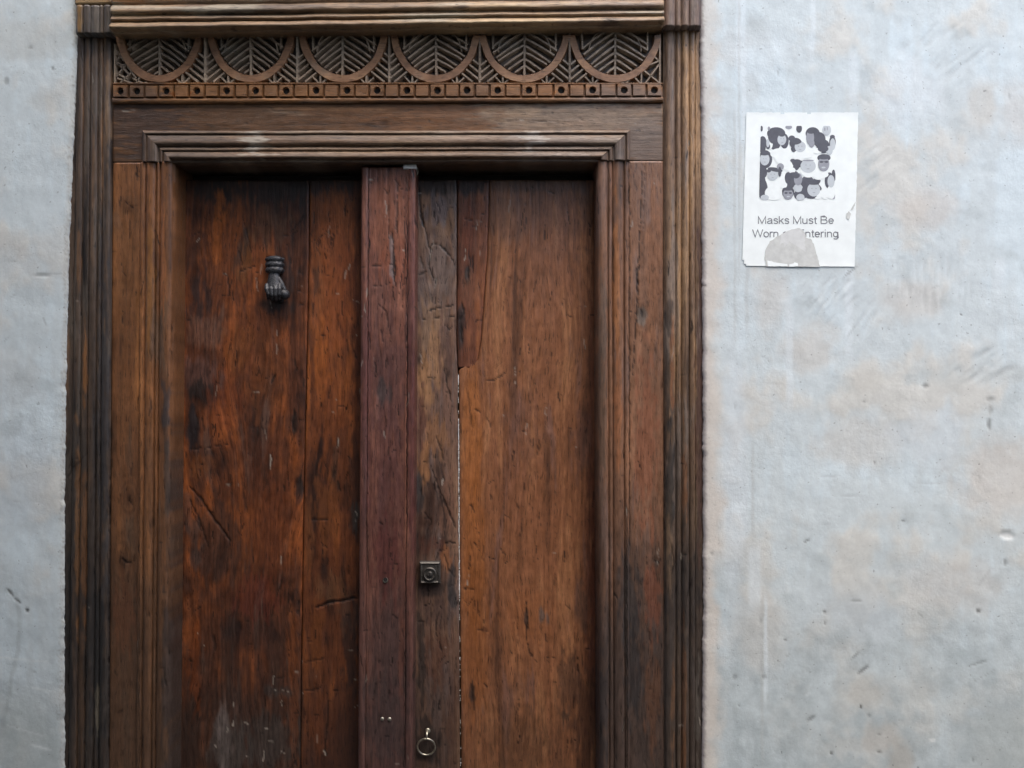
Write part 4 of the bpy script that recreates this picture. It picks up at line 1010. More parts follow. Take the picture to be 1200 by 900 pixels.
w_e = Wood(35, (58, 36, 30), (106, 66, 50), (140, 88, 60), nicks=20, worn=(96, 74, 68), worn_at=.3, streak=.9, patch=.8, wavy=3,
           stains=[(552, 216, 24, 16, 0, (46, 38, 38), .9, .4), (548, 270, 8, 40, 0, (104, 56, 38), .6), (540, 385, 6, 34, 0, (40, 34, 34), .85, .7), (548, 322, 4, 10, 0, (40, 48, 48), .8, .5), (552, 340, 12, 24, 0, (122, 84, 66), .4), (545, 420, 10, 12, 0, (98, 60, 46), .6)],  # first patch paints lintel shade on the head of the wedge
           cracks=[([(545, 257), (556, 258)], 1.1, .8), ([(549, 312), (548, 325)], 2.4, .8), ([(541, 354), (544, 366), (538, 376)], 2.2, .8), ([(540, 378), (541, 400)], 2.0, .8)])
board_v("plank", LEAF_R, w_e, lambda y: xr(y) + .2, lambda y: seam(y) - .1, 211, 431, DLF, lambda q: 0 * q + .0002, dx=1.2, dy=1.8, back=DLF - 0.03, edge=1.2)
w_f = Wood(36, (84, 53, 36), (138, 88, 58), (170, 116, 78), lines=.28, sat=.97, nicks=110, worn=(120, 86, 74), worn_at=.3, streak=1.0, patch=.45, wavy=9, relief=1.8, figure=.2,
           knots=[(640, 365, 26, -.45), (660, 480, 30, -.35), (610, 590, 30, -.3), (625, 700, 24, -.35), (590, 775, 20, -.3)],
           low=(700, 1000, (74, 52, 40), .6),
           stains=[(630, 215, 90, 14, 0, (74, 60, 54), .7, .4), (553, 520, 14, 110, 0, (158, 96, 50), .85, .3), (556, 640, 16, 120, 0, (148, 88, 44), .75, .35), (558, 760, 16, 100, 0, (130, 76, 38), .6, .4), (600, 250, 40, 40, 0, (120, 86, 70), .5, .5), (660, 250, 40, 60, 0, (118, 82, 66), .5), (640, 330, 30, 60, 0, (136, 90, 66), .35),  # first patch paints the shade under the lintel
                   (695, 500, 8, 300, 0, (88, 48, 36), .6, .5), (693, 700, 10, 160, 0, (92, 48, 34), .6), (611, 500, 22, 60, 0, (112, 76, 62), .45), (683, 520, 12, 40, 0, (104, 72, 62), .5), (600, 570, 22, 60, 0, (118, 74, 52), .4), (640, 620, 40, 60, 0, (132, 82, 54), .35), (618, 720, 30, 40, 0, (142, 86, 50), .45),  # tall strips by the right edge paint shade beside the jamb
                   (617, 720, 3, 12, 0, (46, 40, 38), .8, .6), (637, 722, 5, 10, 0, (92, 86, 84), .7), (682, 714, 10, 30, 0, (84, 62, 54), .6), (553, 810, 4, 14, 0, (50, 40, 36), .8), (566, 738, 8, 3, 0, (96, 56, 36), .6), (665, 800, 14, 50, 0, (74, 54, 44), .6), (612, 870, 40, 40, 0, (88, 60, 42), .5), (690, 850, 20, 80, 0, (66, 44, 36), .6), (663, 838, 5, 8, 0, (50, 42, 36), .7)],
           cracks=[([(617, 211), (617, 235), (613, 250), (610, 275)], 1.0, .75), ([(570, 446), (580, 445), (588, 440), (595, 435)], 1.6, .8), ([(549, 460), (550, 480), (553, 500)], 1.8, .5), ([(556, 478), (563, 484)], 1.7, .7), ([(642, 223), (650, 227)], 1.8, .7), ([(577, 262), (579, 275)], 1.6, .6), ([(635, 518), (630, 532)], 1.6, .6), ([(571, 490), (575, 500)], 1.6, .6),
                   ([(546, 595), (552, 592), (557, 601)], 1.8, .7), ([(575, 580), (576, 586)], 1.8, .7), ([(586, 643), (593, 652)], 1.2, .7), ([(617, 705), (618, 735), (618, 755)], 1.5, .85), ([(543, 690), (557, 690)], 1.1, .8), ([(556, 636), (560, 642)], 1.5, .8), ([(543, 700), (548, 710), (556, 698)], 1.1, .6), ([(557, 703), (556, 715)], 1.0, .6), ([(566, 720), (567, 735)], 1.0, .6), ([(560, 738), (572, 740)], 1.4, .6), 
                   ([(618, 755), (622, 768), (632, 778)], 1.0, .7), ([(640, 700), (634, 740), (632, 770)], .8, .5), ([(552, 800), (556, 832)], 2.2, .7), ([(566, 800), (571, 806)], 1.6, .7), ([(585, 810), (584, 850)], .8, .5), ([(640, 770), (648, 790)], .8, .4), ([(664, 710), (668, 714)], 1.8, .6), ([(641, 770), (643, 771)], 1.4, .7), ([(648, 770), (650, 771)], 1.4, .7), 
                   ([(605, 590), (608, 596)], 1.4, .6), ([(618, 588), (621, 593)], 1.4, .6), ([(666, 604), (668, 606)], 1.2, .6), ([(674, 313), (676, 315)], 1.4, .6), ([(596, 324), (599, 326)], 1.4, .6), ([(608, 327), (610, 330)], 1.4, .6), ([(590, 560), (592, 720)], .5, .35), ([(606, 640), (607, 860)], .6, .4), ([(650, 560), (652, 700)], .5, .35)])
def f_left(y):
    return np.where(np.asarray(y) < 430.5, np.maximum(seam(np.minimum(y, 430.5)) + .6 - 0.0, 0), xr(y) + .5)
# the plank widens where the let-in wedge ends, with a rounded shoulder
def f_left2(y):
    y = np.asarray(y, float)
    a = seam(np.minimum(y, 431.0)) + .3; b = xr(y) + .6
    k = sstep(423, 436, y) ** .5
    return a * (1 - k) + b * k
board_v("plank", LEAF_R, w_f, lambda y: f_left2(y), lambda y: 708.0 + 0 * y, 211, GROUND_PY - 6, DLF, flat, dx=1.35, dy=1.7, back=DLF - 0.03, edge=1.3)
# rebate board added above and behind the leaves, tinted dark for lintel shade
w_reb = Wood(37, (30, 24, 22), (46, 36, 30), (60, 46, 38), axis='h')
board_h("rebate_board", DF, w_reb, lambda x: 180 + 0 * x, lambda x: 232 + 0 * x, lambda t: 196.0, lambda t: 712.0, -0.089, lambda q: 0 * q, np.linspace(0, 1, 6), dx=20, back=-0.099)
w_bat = Wood(38, (40, 28, 22), (62, 42, 32), (80, 56, 42))
for lf, xa, xb in ((LEAF_L, 345, 378), (LEAF_R, 522, 556)):
    board_v("joint_batten", lf, w_bat, lambda y, a=xa: a + 0 * y, lambda y, b=xb: b + 0 * y, 214, GROUND_PY - 8, DLF - 0.032, flat, dx=6, dy=30, back=DLF - .05)

# pale slivers standing in for daylight through the joint of the right leaf
bm = bmesh.new()
rg = random.Random(5)
yy = 438
while yy < 905:
    dens = 1 if (440 < yy < 452 or 490 < yy < 700) else (0.6 if 700 < yy < 760 or 452 < yy < 490 else .3)
    if rg.random() < dens:
        hgt = rg.uniform(2.0, 7.0) if dens == 1 else rg.uniform(1, 3.5)
        x, z = W(float(xr(yy)) - .15 + rg.uniform(-.2, .25), yy, DLF)
        w_ = rg.uniform(.35, .7) * S * (1 if dens == 1 else .8)
        r = bmesh.ops.create_icosphere(bm, subdivisions=1, radius=1)
        for v in r['verts']:
            v.co = Vector((float(x) + v.co.x * w_, -(DLF - .0006) + v.co.y * .0012, float(z) + v.co.z * hgt * S * .5))
    yy += rg.uniform(2.0, 4.2)
me = bpy.data.meshes.new("gap_light"); bm.to_mesh(me); bm.free()
tag(link_mesh("gap_light", me, M_WHITE, LEAF_R), "pale slivers standing in for daylight through the plank joint", kind="stuff")

# ------------------------------------------------------------------ fittings
def P3(px, py, d):
    x, z = W(px, py, d); return Vector((float(x), -d, float(z)))

def tube(bm, pts, radii, n=12, flat=None):
    rings = []
    for i, p in enumerate(pts):
        a = pts[max(0, i - 1)]; b = pts[min(len(pts) - 1, i + 1)]
        t = (b - a).normalized()
        s = t.cross(Vector((0, 1, 0)))
        if s.length < 1e-3: s = t.cross(Vector((1, 0, 0)))
        s.normalize(); u_ = s.cross(t).normalized()
        r = radii[i]; r2 = r if flat is None else r * flat[i]
        rings.append([bm.verts.new(p + s * (math.cos(2 * math.pi * k / n) * r) + u_ * (math.sin(2 * math.pi * k / n) * r2)) for k in range(n)])
    for a, b in zip(rings[:-1], rings[1:]):
        for k in range(n):
            bm.faces.new((a[k], a[(k + 1) % n], b[(k + 1) % n], b[k]))
    bm.faces.new(rings[0][::-1]); bm.faces.new(rings[-1])
    return rings

def finish(bm, name, m, parent, smooth=True, remesh=None, smooth_it=0, loc=None):
    bmesh.ops.recalc_face_normals(bm, faces=bm.faces)
    me = bpy.data.meshes.new(name); bm.to_mesh(me); bm.free()
    for p in me.polygons: p.use_smooth = smooth
    o = link_mesh(name, me, m, parent, loc)
    if remesh:
        md = o.modifiers.new("remesh", 'REMESH'); md.mode = 'VOXEL'; md.voxel_size = remesh; md.use_smooth_shade = True
        if smooth_it:
            sm = o.modifiers.new("smooth", 'SMOOTH'); sm.iterations = smooth_it; sm.factor = .5
    return o

# knocker: a cast iron hand, wrist in a ruffled cuff, fingers closed round a ball
KN = empty("hand_knocker", P3(322, 300, DLF)); KN.parent = LEAF_L; KN.location = P3(322, 300, DLF) - origin_of(LEAF_L)
tag(KN, "black iron knocker shaped like a small hand holding a ball")
kp = lambda x, y, d: P3(x, y, DLF + d)
bm = bmesh.new()
tube(bm, [kp(322, 300, .003), kp(322, 306, .003), kp(322, 318, .003), kp(322, 323, .003)], [.010, .016, .016, .009], 16, [.35, .3, .3, .35])
finish(bm, "back_plate", M_IRON, KN, loc=P3(322, 310, DLF))
bm = bmesh.new()
ys = np.linspace(301, 320, 30)
pts = [kp(322.0, y, .0135) for y in ys]
rad = [(9.6 + 1.5 * abs(math.sin((y - 301) / 19 * math.pi * 3)) - (2.5 if y < 302 else 0)) * S for y in ys]
rg_ = tube(bm, pts, rad, 28, [.72] * len(ys))
for i, ring in enumerate(rg_):
    c = pts[i]
    for k, v in enumerate(ring):
        v.co = c + (v.co - c) * (1 + .07 * math.sin(k * 2 * math.pi / 28 * 9 + i * .5))
finish(bm, "cuff", M_IRON, KN, loc=P3(322, 310, DLF))
bm = bmesh.new()
tube(bm, [kp(321.5, 317, .014), kp(321.2, 323, .0155), kp(320.8, 330, .018), kp(320.5, 336, .020), kp(320.5, 340, .0195)], [.0105, .0110, .0122, .0138, .0120], 18, [.8, .74, .66, .6, .6])
for k, (x0, x1, ln, rr) in enumerate([(312.6, 314.6, 0, .0040), (317.8, 318.6, 1.4, .0043), (323.0, 323.0, 1.8, .0042), (327.6, 327.4, .6, .0038)]):
    tube(bm, [kp(x0, 333, .021), kp(x0 - .2, 339, .0265), kp(x1 - .2, 344 + ln, .0265), kp(x1, 349 + ln, .0200), kp(x1 + .2, 350 + ln, .0120), kp(x1 + .5, 346.5 + ln, .0075)], [rr * .95, rr * 1.12, rr * 1.05, rr, rr * .92, rr * .7], 10)
tube(bm, [kp(326, 326, .017), kp(330.5, 333, .0185), kp(333.5, 339.5, .019), kp(334.0, 344, .0165)], [.0050, .0046, .0040, .0030], 10)
finish(bm, "hand", M_IRON, KN, remesh=.0009, smooth_it=3, loc=P3(321, 335, DLF))
bm = bmesh.new()
r = bmesh.ops.create_uvsphere(bm, u_segments=24, v_segments=16, radius=.0098)
for v in r['verts']: v.co = v.co * 1.06 + kp(333.2, 345.0, .0165)
finish(bm, "ball", M_IRON, KN, loc=P3(330, 347, DLF))
bm = bmesh.new()
r = bmesh.ops.create_cone(bm, cap_ends=True, segments=20, radius1=.0085, radius2=.0065, depth=.004)
for v in r['verts']: v.co = Vector((v.co.x, -v.co.z, v.co.y)) + kp(328, 350, .0022)
finish(bm, "strike_plate", M_IRON, KN, smooth=False, loc=P3(328, 350, DLF))

# square lock
LK = empty("lock", P3(504.5, 670, DLF)); LK.parent = LEAF_R; LK.location = P3(504.5, 670, DLF) - origin_of(LEAF_R)
tag(LK, "small square grey iron lock case with round keyed cylinder")
bm = bmesh.new()
def block_ring(levels):
    rings = []
    for (x0, x1, y0, y1, d) in levels:
        rings.append([bm.verts.new(P3(x, y, DLF) + Vector((0, -d, 0))) for x, y in ((x0, y0), (x1, y0), (x1, y1), (x0, y1))])
    for a, b in zip(rings[:-1], rings[1:]):
        for k in range(4): bm.faces.new((a[k], a[(k + 1) % 4], b[(k + 1) % 4], b[k]))
    bm.faces.new(rings[-1])
block_ring([(492.5, 516.5, 657, 682, 0), (492.5, 516.5, 657, 682, .012), (494.2, 514.8, 658.6, 680.6, .0145), (495.6, 513.4, 660.2, 679.2, .0128)])
finish(bm, "lock_case", M_IRON2, LK, smooth=False, loc=P3(504.5, 670, DLF))
bm = bmesh.new()
def disc(bm, c, prof, n=28):
    rings = [[bm.verts.new(c + Vector((math.cos(2 * math.pi * k / n) * r, -d, math.sin(2 * math.pi * k / n) * r))) for k in range(n)] for r, d in prof]
    for a, b in zip(rings[:-1], rings[1:]):
        for k in range(n): bm.faces.new((a[k], a[(k + 1) % n], b[(k + 1) % n], b[k]))
    bm.faces.new(rings[-1])
disc(bm, P3(504.5, 670.5, DLF), [(.0128, .0122), (.0128, .0165), (.0112, .0180), (.0098, .0165), (.0052, .0160), (.0050, .0185), (.0040, .0192)])
finish(bm, "lock_cylinder", M_IRON2, LK, smooth=False, loc=P3(504.5, 670, DLF))
bm = bmesh.new()
disc(bm, P3(504.5, 669.4, DLF), [(.0016, .0193), (.0012, .0196)], 12)
c = P3(504.5, 671.6, DLF)
vs = [bm.verts.new(c + Vector(p)) for p in ((-.0009, -.0195, .002), (.0009, -.0195, .002), (.0013, -.0195, -.002), (-.0013, -.0195, -.002))]
bm.faces.new(vs)
finish(bm, "keyhole", M_HOLE, LK, smooth=False, loc=P3(504.5, 670, DLF))

# ring pull
RP = empty("ring_pull", P3(500.5, 860, DLF)); RP.parent = LEAF_R; RP.location = P3(500.5, 860, DLF) - origin_of(LEAF_R)
tag(RP, "thin metal pull ring hanging from a small staple")
bm = bmesh.new()
c = P3(500.2, 872.6, DLF) + Vector((0, -.010, 0)); n = 44; R_ = .0172; rr = .0017
pts = [c + Vector((math.cos(a) * R_, -.004 * math.sin(a), math.sin(a) * R_)) for a in np.linspace(0, 2 * math.pi, n + 1)[:-1]]
rings = []
for i, p in enumerate(pts):
    t = (pts[(i + 1) % n] - pts[i - 1]).normalized(); out = (p - c).normalized(); b_ = t.cross(out)
    rings.append([bm.verts.new(p + out * math.cos(2 * math.pi * k / 10) * rr + b_ * math.sin(2 * math.pi * k / 10) * rr) for k in range(10)])
for i in range(n):
    a, b_ = rings[i], rings[(i + 1) % n]
    for k in range(10): bm.faces.new((a[k], a[(k + 1) % 10], b_[(k + 1) % 10], b_[k]))
finish(bm, "ring", M_NICKEL, RP, loc=c)
bm = bmesh.new()
s0 = P3(501, 856.8, DLF)
tube(bm, [s0 + Vector((0, .001, .002)), s0 + Vector((0, -.008, .0025)), s0 + Vector((0, -.0135, -.001)), s0 + Vector((0, -.0145, -.0055)), s0 + Vector((0, -.0120, -.0098)), s0 + Vector((0, -.006, -.0110)), s0 + Vector((0, .001, -.0100))], [.0019, .002, .0021, .0021, .002, .0018, .0016], 10)
disc(bm, s0 + Vector((.0006, 0, .0012)), [(.0052, 0), (.0052, .0022), (.0040, .0034)], 18)
finish(bm, "staple", M_NICKEL, RP, loc=s0)

# screws and an old bolt hole in the centre post
for (x, y, r_, hole_) in [(451.8, 679.2, .0052, True), (448, 842.4, .0034, False), (456.5, 842.6, .0034, False)]:
    bm = bmesh.new()
    c = P3(x, y, -0.0115) - Vector((0, .0002, 0))
    if hole_:
        disc(bm, c + Vector((0, 0, -.0009)), [(r_ * .92, -.001), (r_ * .92, .0012), (r_ * .7, .0013)], 20)
        for f in bm.faces: f.material_index = 0
        n0 = len(bm.faces)
        disc(bm, c + Vector((0, 0, .0005)), [(r_ * .74, .0014), (r_ * .70, .0016)], 20)
        bm.faces.ensure_lookup_table()
        for f in bm.faces[n0:]: f.material_index = 1
        o = finish(bm, "bolt_hole", [M_NICKEL, M_HOLE], LEAF_L, smooth=False, loc=c)
    else:
        disc(bm, c, [(r_, -.001), (r_, .001), (r_ * .75, .0019), (r_ * .3, .0022)], 18)
        finish(bm, "screw", M_NICKEL, LEAF_L, smooth=True, loc=c)

# small white latch block on the head of the centre post with its bent wire
bm = bmesh.new()
_r = []
for (x0, x1, y0, y1, d) in [(472.5, 487.6, 193.0, 197.8, -.03), (472.5, 487.6, 193.0, 197.8, -.0085), (473.4, 486.8, 193.7, 197.2, -.0075)]:
    _r.append([bm.verts.new(Vector((float(W(x, y, -.0085)[0]), -d, float(W(x, y, -.0085)[1])))) for x, y in ((x0, y0), (x1, y0), (x1, y1), (x0, y1))])
for a, b in zip(_r[:-1], _r[1:]):
    for k in range(4): bm.faces.new((a[k], a[(k + 1) % 4], b[(k + 1) % 4], b[k]))
bm.faces.new(_r[-1])
lt = finish(bm, "latch", M_WHITE, LEAF_L, smooth=False, loc=P3(480, 195, -.02))
bm = bmesh.new()
tube(bm, [P3(489.5, 197, -.03), P3(490.4, 200.5, -.026), P3(489.0, 204.5, -.024), P3(487.8, 207.5, -.026)], [.0007, .0009, .0009, .0006], 8)
wr = finish(bm, "wire", M_NICKEL, lt, loc=P3(489, 202, -.026))

# =================================================================== PAPER NOTICE
NT = empty("paper_notice", P3(937, 221, 0.003))
tag(NT, "torn white paper notice asking for masks, pasted on the plaster wall", "notice")
R4 = lambda x, y: (850 + x / 4.089, 110 + y / 4.089)      # measured on an enlargement
def page(px, py):
    """cockled surface of the pasted sheet, metres proud of the wall"""
    px = np.asarray(px, float); py = np.asarray(py, float)
    m = 1 - sstep(0, 10, 884 - px) ; m = m * (1 - sstep(0, 10, px - 986)) * (1 - sstep(0, 8, py - 314)) * (1 - sstep(0, 8, 142 - py))
    return 0.0121 + 0.0005 * (1 - m) * fbm(px / 26, py / 26, 810, 3) + 0.0007 * (np.exp(-np.abs(py - 131) / 4) * .6 + np.exp(-np.abs(312 - py) / 4) * .5)
def poly(bm, pts, d, mi=0, four=True):
    vs = []
    for p in pts:
        q = R4(*p) if four else p
        x, z = W(q[0], q[1], 0.014); vs.append(bm.verts.new((float(x), -d - float(page(q[0], q[1])), float(z))))
    f = bm.faces.new(vs); f.material_index = mi
    return f
# sheet: a slightly cockled page with ragged edge
nx, ny = 60, 80
s_, t_ = np.meshgrid(np.linspace(0, 1, nx), np.linspace(0, 1, ny))
TLc, TRc, BRc, BLc = (875, 131), (1006.3, 131), (1002, 312.3), (870, 311.2)
PX = (TLc[0] * (1 - s_) + TRc[0] * s_) * (1 - t_) + (BLc[0] * (1 - s_) + BRc[0] * s_) * t_
PY = (TLc[1] * (1 - s_) + TRc[1] * s_) * (1 - t_) + (BLc[1] * (1 - s_) + BRc[1] * s_) * t_
PY = PY - np.where(t_ == 0, 0.9 * fbm(PX / 5, PY * 0, 801, 3) - .4, 0); PX = PX + np.where(s_ == 1, 0.5 * fbm(PY / 5, PX * 0, 802, 3), 0) - np.where(s_ == 0, .4 * fbm(PY / 7, PX * 0, 803, 3), 0)
keep = np.ones((ny - 1, nx - 1), bool)
cx_, cy_ = (PX[:-1, :-1] + PX[1:, 1:]) / 2, (PY[:-1, :-1] + PY[1:, 1:]) / 2
keep &= ~((cx_ < 874 + 2 * fbm(cy_ / 2, cx_ / 2, 8, 2)) & (cy_ > 304.5 + 2 * fbm(cx_ / 3, cy_ / 3, 9, 2)) & (cx_ > 871))       # missing corner
keep &= ~((cy_ < 133) & (np.abs(cx_ - 949) < 2.2)) & ~((cy_ < 132.6) & (np.abs(cx_ - 917) < 2.5))
X, Z = W(PX, PY, 0.014)
DN = page(PX, PY)
DN_old = 0.0062 + 0.0006 * fbm(PX / 30, PY / 30, 810, 3) + 0.0010 * (np.exp(-(PY - 131) / 4) * .6 + np.exp(-(312 - PY) / 4) * .5)
me = bpy.data.meshes.new("sheet")
idx = np.arange(nx * ny).reshape(ny, nx)
F = [(int(idx[i, j]), int(idx[i + 1, j]), int(idx[i + 1, j + 1]), int(idx[i, j + 1])) for i in range(ny - 1) for j in range(nx - 1) if keep[i, j]]
me.from_pydata(np.stack([X, -DN, Z], -1).reshape(-1, 3).tolist(), [], F)
for p in me.polygons: p.use_smooth = True
link_mesh("sheet", me, M_PAPER, NT)
PD = 0.00025
# printed crowd picture: flat shapes, painter's order
bm = bmesh.new(); lay = [0]
X0, Y0, X1, Y1 = 163, 152, 530, 508
def ell(cx, cy, rx, ry, mi, rot=0, n=22, squash=0):
    lay[0] += 1; pts = []
    for k in range(n):
        a = 2 * math.pi * k / n; x = math.cos(a) * rx; y = math.sin(a) * ry
        if squash and y > 0: x *= 1 + squash * y / ry
        r = math.radians(rot); xx = cx + x * math.cos(r) - y * math.sin(r); yy_ = cy + x * math.sin(r) + y * math.cos(r)
        lo = X0 + 8 - 8 * (yy_ - Y0) / 356; pts.append((min(max(xx, lo), X1 + 3 - 6 * (yy_ - Y0) / 356), min(max(yy_, Y0), Y1)))
    q = []
    for p in pts:
        if not q or math.hypot(p[0] - q[-1][0], p[1] - q[-1][1]) > .4: q.append(p)
    if len(q) > 2 and (max(p[0] for p in q) - min(p[0] for p in q)) > 1 and (max(p[1] for p in q) - min(p[1] for p in q)) > 1:
        poly(bm, q, PD + lay[0] * 3e-6, mi)
D_, Md, Lt, Wt = 0, 1, 2, 3
# hair and background masses first
for e in [(180, 235, 20, 34, D_), (178, 262, 16, 18, D_), (245, 188, 44, 30, D_), (240, 230, 26, 40, D_), (285, 225, 20, 36, D_), (305, 158, 16, 10, Md), (355, 165, 14, 20, D_), (420, 188, 34, 30, D_), (448, 215, 34, 34, D_), (470, 250, 32, 34, D_), (515, 230, 16, 30, D_), (515, 205, 12, 10, D_),
          (192, 312, 34, 44, D_), (180, 375, 22, 30, D_), (345, 330, 28, 24, D_), (335, 350, 20, 16, D_), (180, 455, 24, 50, D_), (188, 478, 24, 30, D_), (325, 405, 36, 40, D_), (310, 430, 26, 24, D_), (395, 430, 34, 40, D_), (415, 462, 50, 40, D_), (440, 415, 18, 16, D_), (395, 402, 14, 14, D_),
          (500, 415, 22, 40, D_), (520, 395, 12, 24, D_), (360, 482, 30, 26, D_), (302, 470, 30, 30, D_), (474, 305, 32, 18, D_), (175, 165, 6, 14, D_), (210, 165, 6, 10, Md), (320, 212, 16, 14, D_), (338, 235, 30, 26, D_), (330, 262, 14, 16, D_), (520, 490, 10, 14, Md)]:
    ell(*e[:5])
# bodies
for e in [(262, 285, 46, 26, Wt), (280, 300, 44, 40, Wt), (215, 235, 14, 30, Wt), (355, 295, 30, 26, Wt), (390, 285, 34, 24, Wt), (440, 272, 26, 14, Wt), (400, 370, 40, 30, Wt), (235, 440, 32, 26, Wt), (232, 475, 42, 36, Wt), (320, 365, 18, 14, Wt), (300, 345, 26, 24, Wt), (450, 395, 30, 16, Wt), (470, 385, 26, 16, Wt),
          (190, 496, 20, 14, Lt), (500, 270, 16, 22, Lt), (350, 450, 22, 20, Lt), (445, 480, 20, 24, Wt), (478, 475, 20, 30, Wt), (508, 470, 20, 34, Wt), (280, 430, 18, 26, Wt)]:
    ell(*e[:5])
for e in [(345, 330, 24, 18, D_), (322, 318, 10, 8, D_), (455, 232, 26, 26, D_), (178, 425, 16, 44, D_), (300, 402, 14, 28, D_), (402, 425, 24, 20, D_), (330, 388, 26, 14, D_), (470, 262, 26, 16, D_), (382, 470, 16, 28, D_), (418, 486, 22, 12, D_), (236, 205, 30, 34, D_), (206, 250, 10, 14, D_), (520, 380, 8, 18, D_), (180, 350, 18, 20, D_)]:
    ell(*e[:5])
# heads
for e in [(272, 218, 21, 27, Lt), (360, 252, 27, 26, Lt), (408, 208, 19, 36, Md), (415, 235, 14, 20, Md), (487, 172, 21, 26, Lt), (516, 240, 13, 28, Lt), (190, 312, 23, 30, Lt), (228, 385, 27, 28, Lt), (398, 345, 37, 32, Lt), (473, 335, 27, 36, Md), (350, 408, 20, 30, Md), (302, 480, 24, 26, Md), (361, 496, 20, 18, Lt), (425, 458, 31, 33, Lt), (508, 418, 17, 30, Lt), (205, 235, 8, 20, Lt)]:
    ell(*e[:5])
# hairlines, buns, glasses and mouths over the heads
for e in [(240, 362, 36, 10, D_, 10), (265, 348, 17, 17, Md, 0), (262, 372, 8, 24, D_, 0), (208, 368, 12, 8, D_, 0), (272, 196, 14, 8, D_, 0), (345, 232, 22, 9, D_, -14), (473, 303, 29, 10, D_, 0), (462, 325, 9, 5, D_, 0), (486, 325, 9, 5, D_, 0), (474, 324, 6, 1.5, D_, 0), (300, 455, 25, 8, D_, 0), (292, 474, 8, 4.5, D_, 0), (313, 474, 8, 4.5, D_, 0),
          (412, 180, 18, 10, D_, 0), (472, 352, 10, 4, Lt, 0), (303, 491, 8, 3, Lt, 0), (478, 168, 3, 9, Md, 0), (490, 166, 2, 9, Md, 0), (343, 392, 16, 12, D_, -20), (425, 430, 26, 5, D_, 0), (189, 286, 22, 8, D_, 0), (398, 318, 28, 4, Md, 0),
          (268, 214, 2.2, 2, Md, 0), (280, 214, 2.2, 2, Md, 0), (274, 231, 5, 1.5, Md, 0), (352, 250, 2.4, 2, Md, 0), (368, 250, 2.4, 2, Md, 0), (360, 266, 6, 1.5, Md, 0), (388, 340, 3, 2, Md, 0), (408, 340, 3, 2, Md, 0), (398, 358, 7, 2, Md, 0), (416, 452, 3, 2, Md, 0), (436, 452, 3, 2, Md, 0), (426, 472, 7, 1.6, Md, 0), (220, 384, 2.4, 2, Md, 0), (236, 384, 2.4, 2, Md, 0), (228, 400, 5, 1.5, Md, 0), (184, 310, 2, 2, Md, 0), (196, 310, 2, 2, Md, 0), (190, 326, 5, 1.5, Md, 0)]:
    ell(e[0], e[1], e[2], e[3], e[4], e[5])
me = bpy.data.meshes.new("printed_picture"); bm.to_mesh(me); bm.free()
link_mesh("printed_picture", me, [M_P_DARK, M_P_MID, M_P_LIGHT, M_P_WHITE], NT)
# lettering: plain grotesque capitals and small letters drawn as even strokes. x runs in cap heights from the left of
# the glyph, y up from the baseline (capital = 1, small letter = .73)
def _arc(cx, cy, rx, ry, a0, a1, n=9):
    return [(cx + rx * math.cos(math.radians(a)), cy + ry * math.sin(math.radians(a))) for a in np.linspace(a0, a1, n)]
GLYPH = {
    'M': (1.0, [[(.06, 0), (.06, .96), (.46, .06), (.86, .96), (.86, 0)]]),
    'W': (1.22, [[(.02, 1), (.31, .04), (.59, .96), (.87, .04), (1.16, 1)]]),
    'B': (.86, [[(.08, 0), (.08, .95), (.44, .95)] + _arc(.44, .735, .24, .215, 90, -90) + [(.08, .52)], [(.44, .52)] + _arc(.48, .285, .27, .24, 90, -90) + [(.08, .045)]]),
    'E': (.82, [[(.70, .955), (.08, .955), (.08, .045), (.72, .045)], [(.08, .52), (.66, .52)]]),
    'a': (.68, [_arc(.32, .52, .22, .16, 170, 0) + [(.54, .12), (.56, .05), (.62, .04)], [(.54, .42), (.28, .37)] + _arc(.24, .20, .18, .155, 100, 290) + [(.46, .12), (.54, .24)]]),
    's': (.61, [[(.50, .52)] + _arc(.29, .53, .19, .15, 20, 180, 7) + [(.14, .44), (.30, .38), (.46, .32)] + _arc(.29, .19, .21, .15, 20, -160, 8)]),
    'k': (.61, [[(.07, 0), (.07, 1)], [(.52, .70), (.08, .27)], [(.24, .42), (.55, 0)]]),
    'u': (.68, [[(.08, .70)] + [(.08, .24)] + _arc(.29, .22, .21, .18, 190, 300, 7) + [(.54, .18)], [(.54, .70), (.54, 0)]]),
    't': (.36, [[(.17, .90), (.17, .14), (.22, .05), (.33, .04)], [(.02, .665), (.33, .665)]]),
    'e': (.68, [[(.08, .37), (.57, .37)] + _arc(.325, .36, .25, .32, 5, 322, 14)]),
    'o': (.68, [_arc(.325, .36, .26, .325, 0, 360, 18)]),
    'r': (.42, [[(.08, 0), (.08, .71)], [(.08, .42), (.14, .60), (.26, .67), (.38, .66)]]),
    'n': (.68, [[(.08, 0), (.08, .71)], [(.08, .48)] + _arc(.31, .46, .22, .20, 150, 0, 7) + [(.53, 0)]]),
    'i': (.28, [[(.11, 0), (.11, .71)], [(.11, .89), (.11, 1.0)]]),
    'g': (.68, [_arc(.30, .37, .24, .31, 0, 360, 16), [(.55, .70), (.55, -.06)] + _arc(.31, -.06, .24, .18, 0, -150, 8)]),
    ' ': (.36, []),
}
